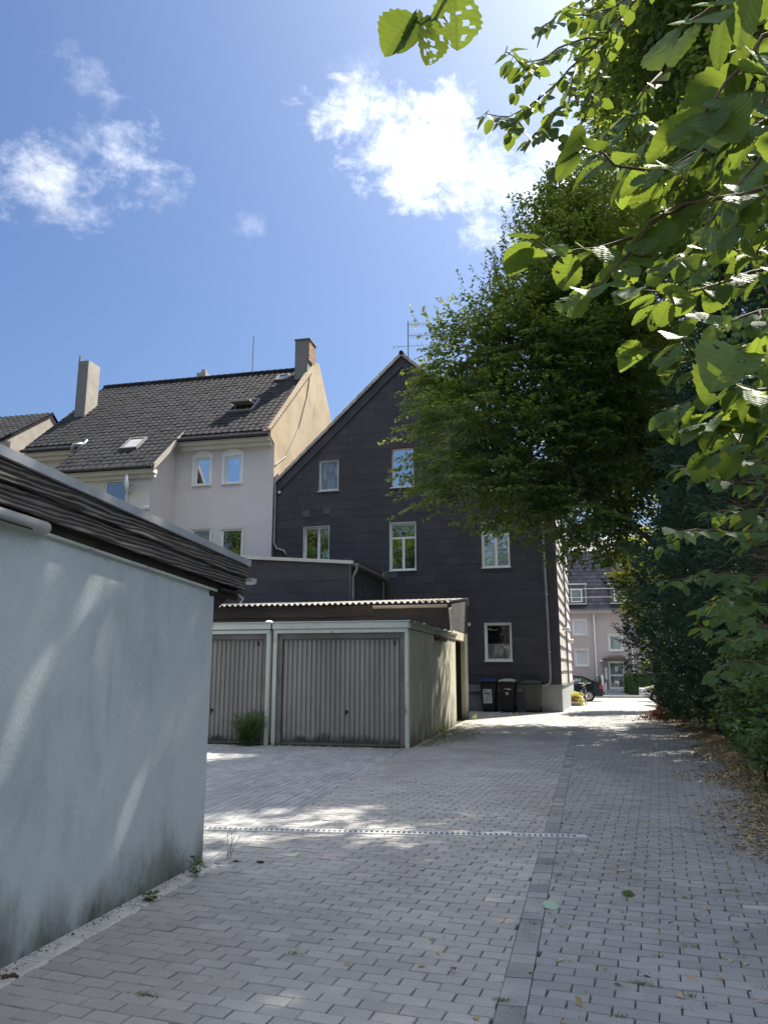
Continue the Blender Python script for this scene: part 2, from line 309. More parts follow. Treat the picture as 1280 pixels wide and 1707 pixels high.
MAT['bark'] = M('grey_brown_bark', (.085, .07, .055), (.13, .11, .085), 5, .9, .7, 40, stretch=(6, 6, 1))
MAT['bark2'] = M('dark_stem_bark', (.060, .045, .033), (.12, .09, .06), 5, .9, .7, 40, stretch=(6, 6, 1))
MAT['twig'] = M('hazel_twig_bark', (.075, .055, .035), (.11, .085, .05), 12, .8, .3, 80)
MAT['dry'] = M('dry_twig', (.16, .115, .075), (.11, .08, .055), 12, .9, .3, 80)
MAT['path'] = M('blue_grey_path', (.17, .18, .215), (.20, .205, .235), 1, .85, .1, 60)
MAT['steel'] = M('galvanised_steel', (.66, .67, .68), (.52, .53, .54), 9, .45, .05, 60, metal=.35, spec=.5)
MAT['pit'] = M('drain_dark', (.006, .006, .006), None, 4, .9)
MAT['clod'] = M('brown_clod', (.045, .03, .02), (.08, .055, .035), 30, .95, .8, 120)
MAT['hornbeam'] = leaf_mat('hornbeam_leaf', (.042, .115, .066), (.070, .145, .070), (.37, .44, .05), .40, .42, .4)
MAT['hazel'] = leaf_mat('hazel_leaf', (.036, .092, .034), (.070, .130, .044), (.21, .28, .03), .36, .6, .14, veins=True)
MAT['hazelfar'] = leaf_mat('hazel_leaf_far', (.040, .094, .044), (.068, .125, .048), (.21, .28, .03), .36, .6, .16)
MAT['conifer'] = leaf_mat('conifer_frond', (.046, .106, .064), (.080, .150, .088), (.03, .06, .02), .12, .55, .3)
MAT['hedge'] = leaf_mat('box_hedge_leaf', (.04, .085, .025), (.07, .12, .035), (.20, .28, .05), .3)
MAT['limehedge'] = leaf_mat('yellow_green_hedge_leaf', (.075, .11, .022), (.13, .16, .03), (.50, .52, .06), .5)
MAT['shrub'] = leaf_mat('privet_leaf', (.062, .145, .060), (.105, .185, .072), (.24, .31, .05), .36, .45, .35)
MAT['weed'] = leaf_mat('weed_leaf', (.06, .12, .04), (.10, .15, .05), (.22, .32, .06), .35)
MAT['flower'] = leaf_mat('yellow_flower', (.42, .40, .08), (.55, .52, .14), (.5, .5, .1), .3)
MAT['paleleaf'] = leaf_mat('pale_leaf_underside', (.30, .44, .34), (.38, .50, .40), (.2, .3, .1), .1, .7, .2)
MAT['soilcrumb'] = leaf_mat('soil_crumb', (.035, .028, .02), (.07, .058, .042), (.05, .04, .03), .05, .9, .1)
MAT['litter'] = leaf_mat('dry_fallen_leaf', (.30, .225, .12), (.50, .41, .25), (.2, .14, .05), .1, .8, .2)
MAT['redlitter'] = leaf_mat('red_brown_dead_leaf', (.075, .035, .022), (.13, .058, .034), (.1, .03, .01), .1, .8, .2)
MAT['glassdark'] = glass_mat('dark_window_glass', (.012, .013, .014), .12)
MAT['glasstree'] = glass_mat('window_glass_reflecting_trees', (.018, .022, .016), .22)
MAT['glassblue'] = glass_mat('window_glass_reflecting_sky', (.02, .03, .05), .62)
MAT['glasscurtain'] = glass_mat('window_glass_before_curtain', (.10, .12, .12), .06, ((.24, .27, .26), (3, 3, .8), 2.5))
MAT['glassnet'] = glass_mat('window_glass_before_net_curtain', (.22, .26, .33), .35)
MAT['glassshut'] = M('closed_roller_shutter', (.55, .56, .58), (.50, .51, .53), 2, .6, 0, 40)
MAT['carglass'] = glass_mat('car_glass', (.02, .03, .035), .35)

# ------------------------------------------------------------------ mesh helpers
def new_obj(name, data, parent=None):
    o = bpy.data.objects.new(name, data); col.objects.link(o)
    if parent is not None: o.parent = parent
    return o
def tag(o, label=None, cat=None, group=None, kind=None):
    if label: o['label'] = label
    if cat: o['category'] = cat
    if group: o['group'] = group
    if kind: o['kind'] = kind
    return o
def thing(name, label, cat, loc=(0, 0, 0), rz=0.0, group=None):
    o = new_obj(name, None); o.empty_display_size = .3
    o.location = loc; o.rotation_euler = (0, 0, rz)
    return tag(o, label, cat, group)

class MB:
    """collects shapes into one mesh"""
    def __init__(s): s.v = []; s.f = []; s.r = []
    def add(s, v, f, r=None):
        n = len(s.v); s.v += [tuple(p) for p in v]; s.f += [tuple(i + n for i in q) for q in f]
        s.r += [random.random() if r is None else r] * len(v)
        return s
    def box(s, x0, x1, y0, y1, z0, z1):
        return s.add([(x, y, z) for x in (x0, x1) for y in (y0, y1) for z in (z0, z1)],
                     [(0, 1, 3, 2), (4, 6, 7, 5), (0, 4, 5, 1), (2, 3, 7, 6), (0, 2, 6, 4), (1, 5, 7, 3)])
    def hexa(s, p):   # 8 points: bottom 4 loop, top 4 loop
        return s.add(p, [(3, 2, 1, 0), (4, 5, 6, 7), (0, 1, 5, 4), (1, 2, 6, 5), (2, 3, 7, 6), (3, 0, 4, 7)])
    def quad(s, *p): return s.add(p, [tuple(range(len(p)))])
    def tube(s, pts, r, n=8, cap=True):
        pts = [Vector(p) for p in pts]; rs = r if isinstance(r, (list, tuple)) else [r] * len(pts)
        V = []; F = []; up = None
        for i, p in enumerate(pts):
            d = (pts[min(i + 1, len(pts) - 1)] - pts[max(i - 1, 0)]).normalized()
            if up is None: up = d.orthogonal().normalized()
            a = (up - d * up.dot(d)).normalized(); b = d.cross(a); up = a
            for k in range(n):
                t = 2 * math.pi * k / n; V.append(p + (a * math.cos(t) + b * math.sin(t)) * rs[i])
        for i in range(len(pts) - 1):
            for k in range(n):
                F.append((i * n + k, i * n + (k + 1) % n, (i + 1) * n + (k + 1) % n, (i + 1) * n + k))
        if cap: F.append(tuple(range(n))[::-1]); F.append(tuple((len(pts) - 1) * n + k for k in range(n)))
        return s.add(V, F)
    def prism(s, poly, axis, a, b):
        """poly of 2-D points extruded along axis from a to b"""
        def P(u, v, w): return {'x': (w, u, v), 'y': (u, w, v), 'z': (u, v, w)}[axis]
        n = len(poly); V = [P(u, v, a) for u, v in poly] + [P(u, v, b) for u, v in poly]
        return s.add(V, [tuple(range(n))[::-1], tuple(range(n, 2 * n))] + [(i, (i + 1) % n, n + (i + 1) % n, n + i) for i in range(n)])
    def lathe(s, prof, c=(0, 0, 0), n=20, axis='z'):
        V = []; F = []
        for r, h in prof:
            for k in range(n):
                t = 2 * math.pi * k / n; x, y = r * math.cos(t), r * math.sin(t)
                q = {'z': (x, y, h), 'x': (h, x, y), 'y': (x, h, y)}[axis]; V.append((q[0] + c[0], q[1] + c[1], q[2] + c[2]))
        for i in range(len(prof) - 1):
            for k in range(n): F.append((i * n + k, i * n + (k + 1) % n, (i + 1) * n + (k + 1) % n, (i + 1) * n + k))
        return s.add(V, F)
    def mesh(s, name, mat, smooth=False, bevel=None):
        me = bpy.data.meshes.new(name); me.from_pydata(s.v, [], s.f); me.materials.append(MAT[mat] if isinstance(mat, str) else mat)
        a = me.attributes.new('rnd', 'FLOAT', 'POINT'); a.data.foreach_set('value', s.r)
        if smooth: me.polygons.foreach_set('use_smooth', [True] * len(me.polygons))
        me.update(); return me
    def build(s, name, mat, parent=None, smooth=False, bevel=0.0, world=False):
        if world and parent is not None:
            inv = root_matrix(parent).inverted(); s.v = [tuple(inv @ Vector(p)) for p in s.v]
        o = new_obj(name, s.mesh(name, mat, smooth), parent)
        if bevel:
            b = o.modifiers.new('edge', 'BEVEL'); b.width = bevel; b.segments = 2; b.limit_method = 'ANGLE'; b.angle_limit = R(40)
        return o
def root_matrix(o):
    m = Matrix.LocRotScale(o.location, o.rotation_euler, None)
    return root_matrix(o.parent) @ m if o.parent else m

class Frame:
    """a wall's own plane: s along it, z up, d outwards"""
    def __init__(f, o, s, n): f.o = Vector(o); f.s = Vector(s); f.n = Vector(n)
    def P(f, s, z, d=0.0): return f.o + f.s * s + Vector((0, 0, z)) + f.n * d
    def box(f, mb, s0, s1, z0, z1, d0, d1):
        return mb.hexa([f.P(s0, z0, d0), f.P(s1, z0, d0), f.P(s1, z0, d1), f.P(s0, z0, d1), f.P(s0, z1, d0), f.P(s1, z1, d0), f.P(s1, z1, d1), f.P(s0, z1, d1)])
    def slab(f, mb, poly, d0, dfun, inset=0.0):
        """a piece: convex 2-D polygon in the wall plane, back at d0, face at dfun(z)"""
        n = len(poly); cx = sum(p[0] for p in poly) / n; cz = sum(p[1] for p in poly) / n
        def sh(p, k):
            dx, dz = p[0] - cx, p[1] - cz; l = math.hypot(dx, dz) or 1; return (p[0] - dx / l * k, p[1] - dz / l * k)
        V = [f.P(s, z, d0) for s, z in poly] + [f.P(*sh((s, z), inset), dfun(z)) for s, z in poly]
        return mb.add(V, [tuple(range(n, 2 * n))] + [(i, (i + 1) % n, n + (i + 1) % n, n + i) for i in range(n)])

def clip(poly, a, b, c):
    """keep the part of a convex polygon where a*x + b*y <= c"""
    out = []
    for i, p in enumerate(poly):
        q = poly[(i + 1) % len(poly)]; dp = a * p[0] + b * p[1] - c; dq = a * q[0] + b * q[1] - c
        if dp <= 0: out.append(p)
        if (dp < 0 < dq) or (dq < 0 < dp):
            t = dp / (dp - dq); out.append((p[0] + (q[0] - p[0]) * t, p[1] + (q[1] - p[1]) * t))
    return out
def cut_rect(polys, r):
    x0, x1, z0, z1 = r; out = []
    for p in polys:
        xs = [q[0] for q in p]; zs = [q[1] for q in p]
        if max(xs) <= x0 or min(xs) >= x1 or max(zs) <= z0 or min(zs) >= z1: out.append(p); continue
        mid = clip(clip(p, 1, 0, x1), -1, 0, -x0)
        for q in (clip(p, 1, 0, x0), clip(p, -1, 0, -x1), clip(mid, 0, 1, z0), clip(mid, 0, -1, -z1)):
            if len(q) >= 3 and area(q) > 1e-4: out.append(q)
    return out
def area(p): return abs(sum(p[i][0] * p[(i + 1) % len(p)][1] - p[(i + 1) % len(p)][0] * p[i][1] for i in range(len(p)))) / 2

def window(parent, f, s0, s1, z0, z1, pane='glassdark', depth=.13, fw=.055, mull=(), trans=None, sill=True, trim=0.0, frame='white',
           reveal='white', sillmat='white', tilt=0.0, panes=None):
    """an opening: reveal, frame with its bars, panes and sill; s0..z1 is the opening in the wall"""
    k = MB(); t = .012
    f.box(k, s0, s0 + t, z0, z1, -depth, .034); f.box(k, s1 - t, s1, z0, z1, -depth, .034)
    f.box(k, s0 + t, s1 - t, z1 - t, z1, -depth, .034); f.box(k, s0 + t, s1 - t, z0, z0 + t, -depth, .002)
    w = k.build('window', reveal, parent)
    b = MB(); d0, d1 = -depth, -depth + .05; a0, a1, b0, b1 = s0 + t + .001, s1 - t - .001, z0 + t + .001, z1 - t - .001
    f.box(b, a0, a0 + fw, b0, b1, d0, d1); f.box(b, a1 - fw, a1, b0, b1, d0, d1)
    f.box(b, a0 + fw, a1 - fw, b0, b0 + fw, d0, d1); f.box(b, a0 + fw, a1 - fw, b1 - fw, b1, d0, d1)
    zt = b1 - fw
    if trans:
        zt = z0 + trans; f.box(b, a0 + fw, a1 - fw, zt - fw * .6, zt + fw * .6, d0, d1 + .006)
    for m in mull:
        x = s0 + m * (s1 - s0); f.box(b, x - fw * .75, x + fw * .75, b0 + fw, (zt - fw * .6) if trans else zt, d0, d1 + .004)
    b.build('frame', frame, w)
    cuts = [a0 + fw] + [s0 + m * (s1 - s0) for m in mull] + [a1 - fw]
    zpt = (zt - .02) if trans else b1 - fw
    pl = [(cuts[i], cuts[i + 1], b0 + fw, zpt) for i in range(len(cuts) - 1)]
    if trans: pl.append((a0 + fw, a1 - fw, zt + .02, b1 - fw))
    for i, q in enumerate(pl):
        p = MB(); y = d0 + .022
        p.quad(f.P(q[0], q[2], y), f.P(q[1], q[2], y), f.P(q[1], q[3], y + tilt), f.P(q[0], q[3], y + tilt))
        p.build('pane', (panes[i] if panes else pane), w)
    if sill:
        q = MB(); f.box(q, s0 - .03, s1 + .03, z0 - .035, z0 - .001, -.02, .075); q.build('sill', sillmat, w)
    if trim:
        q = MB(); f.box(q, s0 - trim, s0 - .001, z0 - trim, z1 + trim, .0, .03); f.box(q, s1 + .001, s1 + trim, z0 - trim, z1 + trim, .0, .03)
        f.box(q, s0 - .001, s1 + .001, z1 + .001, z1 + trim, .0, .03); f.box(q, s0 - .001, s1 + .001, z0 - trim, z0 - .036, .0, .03)
        q.build('surround', 'beigetrim' if reveal != 'whitefar' else 'white', w)
    return w

FWD = np.array([-math.sin(YAW) * math.cos(PITCH), math.cos(YAW) * math.cos(PITCH), math.sin(PITCH)]); RGT = np.array([math.cos(YAW), math.sin(YAW), 0]); UPV = np.cross(RGT, FWD)
def seen(p):
    """does this point fall inside the photograph's frame (only used to choose which bricks are built singly)"""
    q = np.array(p, float) - CAM; z = q @ FWD
    return z > .1 and abs((q @ RGT) / z) < .51 and abs((q @ UPV) / z) < .68

# ------------------------------------------------------------------ ground
def ground_z(y): return 0.0 if y < 31 else (-.02 * (y - 31) if y < 49 else -.36)
g = MB(); ys = [-250, -20, 0, 31, 37, 43, 49, 60, 900]
for a, b in zip(ys, ys[1:]):
    g.quad((-700, a, ground_z(a) - .03), (700, a, ground_z(a) - .03), (700, b, ground_z(b) - .03), (-700, b, ground_z(b) - .03))
tag(g.build('ground', 'earth'), kind='structure')

RA = R(-6.2); CU = (math.cos(RA), math.sin(RA)); CV = (-math.sin(RA), math.cos(RA))
def strip_x(y): return -.385 + .027 * (y - 3.7)
STRIP_W = .135
def fence_x(y): return 2.25 + .095 * (y - 9) if y < 20 else 3.3
def paving(name, mat, rows, left, right, u_range, rot, blen=.2, bwid=.1, single=300, marker=None, yr=(1.2, 32), xr=(-12, 5)):
    """running-bond concrete blocks, each its own geometry; the 300 that show largest are separate parts"""
    base = new_obj(name, None); tag(base, kind='structure')
    cu, cv = (math.cos(rot), math.sin(rot)), (-math.sin(rot), math.cos(rot)); gap = .0035
    full = []; pieces = []
    for j in range(*rows):
        v0 = j * bwid; off = blen / 2 * (j % 2) + random.uniform(-.006, .006)
        for i in range(*u_range):
            u0 = i * blen + off
            q = [(u0 + gap, v0 + gap), (u0 + blen - gap, v0 + gap), (u0 + blen - gap, v0 + bwid - gap), (u0 + gap, v0 + bwid - gap)]
            q = [(cu[0] * a + cv[0] * b, cu[1] * a + cv[1] * b) for a, b in q]
            cx = sum(p[0] for p in q) / 4; cy = sum(p[1] for p in q) / 4
            if not (yr[0] < cy < yr[1] and xr[0] < cx < xr[1]): continue
            h = left(cy)
            if h is not None:
                q = clip(q, *h)
            h = right(cy)
            if h is not None and len(q) > 2: q = clip(q, *h)
            if len(q) < 3 or area(q) < .0016: continue
            cx = sum(p[0] for p in q) / len(q); cy = sum(p[1] for p in q) / len(q)
            pieces.append((cx, cy, q, marker(j, i) if marker else False))
    def brick(mb, q, cx, cy, ox=0, oy=0, oz=0.0):
        n = len(q); z = random.uniform(-.0026, .0022); tx, ty = random.gauss(0, .011), random.gauss(0, .011); rr = random.random()
        def sh(p, k):
            dx, dy = p[0] - cx, p[1] - cy; l = math.hypot(dx, dy) or 1; return p[0] - dx / l * k, p[1] - dy / l * k
        def h(p): return z + tx * (p[0] - cx) + ty * (p[1] - cy) + ground_z(cy)
        wob = [(p[0] + random.gauss(0, .0008), p[1] + random.gauss(0, .0008)) for p in q]
        V = [(p[0] - ox, p[1] - oy, h(p) - .03 - oz) for p in wob] + [(p[0] - ox, p[1] - oy, h(p) - .004 - oz) for p in wob]
        t = [sh(p, .006) for p in wob]; V += [(p[0] - ox, p[1] - oy, h(p) - oz) for p in t]
        F = [tuple(range(2 * n, 3 * n))] + [(i + a, (i + 1) % n + a, n + (i + 1) % n + a, n + i + a) for a in (0, n) for i in range(n)]
        mb.add(V, F, rr)
    pieces.sort(key=lambda t: (not seen((t[0], t[1], 0)), t[0] ** 2 + t[1] ** 2))
    for cx, cy, q, mk in pieces[:single]:
        m = MB(); brick(m, q, cx, cy, cx, cy); m.r = [0.0] * len(m.v)
        o = m.build('brick', 'brickL' if mk else mat, base); o.location = (cx, cy, 0)
    rest = MB(); mark = MB()
    for cx, cy, q, mk in pieces[single:]: brick(mark if mk else rest, q, cx, cy)
    o = rest.build('brickwork', mat, base); tag(o, kind='stuff')
    if mark.v: tag(mark.build('marker_bricks', 'brickL', base), kind='stuff')
    return base
def sheet(poly, z=-.012):
    m = MB(); m.add([(x, y, ground_z(y) + z) for x, y in poly], [tuple(range(len(poly)))]); return m

# main lane, pale bricks, courses across the lane
kx = .027
def lane_left(y):
    if y < 5.98: return (-1, 0, 2.72)
    if y < 15.2: return (-1, -.039, 2.535)
    if y < 25.2: return (-1, 0, 3.02)
    if y < 28.9: return (-1, 0, 9.0)
    return (-1, 0, .30)
def lane_right(y): return (1, -kx, -.385 - kx * 3.7)
pv = paving('lane_paving', 'brickA', (8, 330), lane_left, lane_right, (-64, 6), RA)
bed = sheet([(-3.2, 1), (3.6, 1), (3.6, 31), (-3.2, 31)]); bed.build('joint_sand', 'sand', pv)
bed = sheet([(-9.2, 25.2), (-3.2, 25.2), (-3.2, 29.6), (-9.2, 29.6)]); bed.build('joint_sand', 'sand', pv)
mo = MB()
for i in range(36):   # uneven cement fillet along the foot of the wall
    y = 1.5 + i * .125; a = -2.86; w = .155 + random.uniform(-.012, .012); w2 = w + random.uniform(-.01, .01)
    mo.hexa([(a, y, -.02), (a + w, y, -.02), (a + w2, y + .121, -.02), (a, y + .121, -.02), (a, y, .011), (a + w - .03, y, .003), (a + w2 - .03, y + .121, .003), (a, y + .121, .011)])
mo.build('cement_edging', 'mortar', pv)
# border strip of single dark stones
st = new_obj('paving_strip', None); tag(st, kind='structure')
y = 1.5; k = 0; strip_rest = MB()
while y < 32:
    l = random.choice((.135, .2, .2, .2, .135)) ; g_ = .0035
    m = MB(); x0, x1 = strip_x(y + g_), strip_x(y + l - g_); w = STRIP_W
    z = random.uniform(-.0015, .0015)
    if k < 130:
        c = (strip_x(y + l / 2) + w / 2, y + l / 2)
    else: c = (0, 0)
    zz = ground_z(y)
    bot = [(x0 + g_, y + g_), (x0 + w - g_, y + g_), (x1 + w - g_, y + l - g_), (x1 + g_, y + l - g_)]
    tgt = m if k < 130 else strip_rest
    tgt.hexa([(a - c[0], b - c[1], -.03 + zz) for a, b in bot] + [(a - c[0], b - c[1], z + zz) for a, b in bot])
    if k < 130:
        m.r = [0.0] * len(m.v); o = m.build('brick', 'brickS', st); o.location = (c[0], c[1], 0)
    y += l; k += 1
if strip_rest.v: tag(strip_rest.build('brickwork', 'brickS', st), kind='stuff')
# right-hand paving, darker
def right_left(y): return (-1, kx, .385 + kx * 3.7 - STRIP_W)
def right_right(y): return (1, 0, fence_x(y) + .25)
pb = paving('side_paving', 'brickB', (8, 330), right_left, right_right, (-18, 22), RA, .2, .1, 300,
            marker=lambda j, i: (j in (58, 111, 200) and i > 0 and (i * 7 + j) % 11 < 7))
# left forecourt in front of the garages, courses along the lane
RC = R(91.6)
pc = paving('forecourt_paving', 'brickC', (23, 94), lambda y: (0, -1, -6.0), lambda y: (1, .039, -2.535), (24, 80), RC, .2, .1, 300, yr=(6, 15.2), xr=(-9.3, -2.5))
sheet([(-9.3, 6.0), (-3.0, 6.0), (-3.0, 15.24), (-9.3, 15.24)]).build('joint_sand', 'sand', pc)
# street across the end, kerb, far footway, path to the far door
tag(sheet([(-.4, 32), (3.4, 32), (3.4, 40), (.3, 40)], .0).build('lane_mouth', 'brickA'), kind='structure')
s = MB(); s.add([(-60, 41, ground_z(41) + .004), (60, 41, ground_z(41) + .004), (60, 49, -.352), (-60, 49, -.352), (60, 54, -.352), (-60, 54, -.352)], [(0, 1, 2, 3), (3, 2, 4, 5)])
tag(s.build('street', 'asphalt'), kind='structure')
s = sheet([(-60, 39.2), (60, 39.2), (60, 41), (-60, 41)], .012); tag(s.build('near_footway', 'kerb'), kind='structure')
s = MB(); s.box(-60, 60, 54, 54.18, -.4, -.22); tag(s.build('kerb', 'kerb'), kind='structure')
s = MB(); s.box(-60, 60, 54.18, 56.2, -.5, -.225); tag(s.build('footway', 'kerb'), kind='structure')
s = MB(); s.hexa([(2.3, 56.2, -.6), (4.0, 56.2, -.6), (4.2, 60, -.6), (2.9, 60, -.6), (2.3, 56.2, -.215), (4.0, 56.2, -.215), (4.2, 60, .06), (2.9, 60, .06)])
tag(s.build('path', 'path'), kind='structure')
s = MB(); s.hexa([(-40, 56.2, -.6), (40, 56.2, -.6), (40, 75, -.6), (-40, 75, -.6), (-40, 56.2, -.24), (40, 56.2, -.24), (40, 60, -.05), (-40, 60, -.05)])
tag(s.build('front_garden', 'earth'), kind='structure')

# drain channel with slotted galvanised grate
dr = thing('drain_channel', 'narrow galvanised slotted drain grate crossing the pale paving', 'drain', (-3.45, 7.23, 0), R(7.35))
m = MB(); L_ = 3.49
m.box(0, L_, -.058, .058, -.02, .0035); m.build('channel_pit', 'pit', dr)
m = MB(); m.box(0, L_, -.070, -.040, -.02, .010); m.box(0, L_, .040, .070, -.02, .010); m.box(L_, L_ + .09, -.064, .064, -.02, .009); m.build('rail', 'steel', dr)
m = MB(); m.box(0, .029, -.046, .046, -.01, .0085); bar = m.mesh('bar', 'steel')
for i in range(69):
    o = new_obj('bar', bar, dr); o.location = (.015 + i * .0503, 0, 0)

# ------------------------------------------------------------------ left foreground building
def roof_z(y): return 2.605 - .047 * (y - 3.21)
lb = thing('garage_block', 'pale blue grey plastered building with dark timber eaves in the left foreground', 'building', (-5.9, 2, 0))
m = MB(); wx = -2.86
ys = [-4, 0, 3, 6.0]
def wt(y): return 2.155 + .0455 * (6.0 - y)
m.hexa([(-9.1, -4, -.1), (wx, -4, -.1), (wx, 6, -.1), (-9.1, 6, -.1), (-9.1, -4, wt(-4)), (wx, -4, wt(-4)), (wx, 6, wt(6)), (-9.1, 6, wt(6))])
m.build('wall', 'plaster', lb, world=True, bevel=.012)
def eave_bar(x0, x1, t0, t1, y0=-4.3, y1=6.46):
    """bar under the roof edge, t = depth below the roof's top"""
    k = MB(); n = 7; ya = [y0 + (y1 - y0) * i / n for i in range(n + 1)]
    for a, b in zip(ya, ya[1:]):
        k.hexa([(x0, a, roof_z(a) - t1), (x1, a, roof_z(a) - t1), (x1, b, roof_z(b) - t1), (x0, b, roof_z(b) - t1),
                (x0, a, roof_z(a) - t0), (x1, a, roof_z(a) - t0), (x1, b, roof_z(b) - t0), (x0, b, roof_z(b) - t0)])
    return k
rf = eave_bar(-9.4, -2.792, .034, .22).build('roof', 'soffit', lb, world=True)
eave_bar(-9.4, -2.766, .0, .033).build('roof_sheet', 'felt', rf, world=True)
eave_bar(-2.765, -2.735, -.012, .042).build('edge_flashing', 'zinc', rf, world=True)
eave_bar(-2.785, -2.759, .048, .150).build('plank', 'timber', lb, world=True, bevel=.004)
eave_bar(-2.810, -2.786, .152, .262).build('plank', 'timber', lb, world=True, bevel=.004)
eave_bar(-2.856, -2.836, .225, .318, y1=6.40).build('plank', 'soffit', lb, world=True, bevel=.003)
k = MB(); k.box(-9.4, -2.79, 6.461, 6.485, 2.20, 2.42); k.build('plank', 'timber', lb, world=True)
k = MB(); k.box(-9.3, -2.80, 6.02, 6.455, 2.155, 2.175); k.build('soffit_board', 'soffit', lb, world=True)
for x in (-2.88, -3.7, -4.5, -5.3):
    k = MB(); k.box(x - .035, x + .035, 5.9, 6.44, 2.10, 2.154); k.build('rafter', 'soffit', lb, world=True, bevel=.005)
k = MB(); k.hexa([(-2.862, 6.002, 1.98), (-2.90, 6.002, 1.98), (-2.90, 6.03, 1.98), (-2.862, 6.03, 1.98), (-2.862, 6.002, 2.10), (-2.90, 6.002, 2.10), (-2.90, 6.25, 2.10), (-2.862, 6.25, 2.10)]); k.build('strut', 'soffit', lb, world=True)
k = MB(); n = 10     # half round gutter at the far eave
gc = (6.55, 2.31)
for i in range(n):
    a0 = math.pi + math.pi * i / n; a1 = math.pi + math.pi * (i + 1) / n; r = .055; c = gc
    k.quad((-9.4, c[0] + r * math.cos(a0), c[1] + r * math.sin(a0)), (-2.735, c[0] + r * math.cos(a0), c[1] + r * math.sin(a0)),
           (-2.735, c[0] + r * math.cos(a1), c[1] + r * math.sin(a1)), (-9.4, c[0] + r * math.cos(a1), c[1] + r * math.sin(a1)))
k.add([(-2.735, gc[0] + .055 * math.cos(math.pi + math.pi * i / n), gc[1] + .055 * math.sin(math.pi + math.pi * i / n)) for i in range(n + 1)], [tuple(range(n + 1))])
k.build('gutter', 'zinc', lb, world=True)
k = MB(); k.tube([(-2.83, 6.40, 2.16), (-2.80, 6.46, 2.12), (-2.81, 6.42, 2.08)], .008, 6); k.build('gutter_hook', 'steel', lb, world=True)
eave_bar(-2.862, -2.832, .3185, .335, -4, 5.99).build('cover_strip', 'garagepaint', lb, world=True)
tl = thing('wall_tube', 'pale grey round ended tube fixed under the dark eaves of the plastered building', 'tube', (-2.8, 2.5, 2.27))
k = MB(); y0, y1, r = .5, 3.70, .037
pts = []; rs = []
for i in range(9): pts.append((-2.81, y0 + (y1 - y0) * i / 8, 2.352 - .024 * (i / 8) * 3.2 - .0)); rs.append(r)
for t in (.3, .6, .85, 1.0): pts.append((-2.81, y1 + r * .8 * t, 2.275 - .001)); rs.append(r * math.sqrt(max(0.02, 1 - t * t)))
k.tube(pts, rs, 18); k.build('body', 'palegrey_plastic', tl, smooth=True, world=True)
k = MB(); k.tube([(-2.775, y0, 2.318), (-2.775, 3.55, 2.242)], .006, 6); k.build('seam', 'soffit', tl, world=True)
for y in (1.2, 3.0):
    k = MB(); z = 2.352 - .024 * 3.2 * (y - y0) / (y1 - y0); k.box(-2.86, -2.81, y - .02, y + .02, z - .02, z + .05); k.build('bracket', 'zinc', tl, world=True)

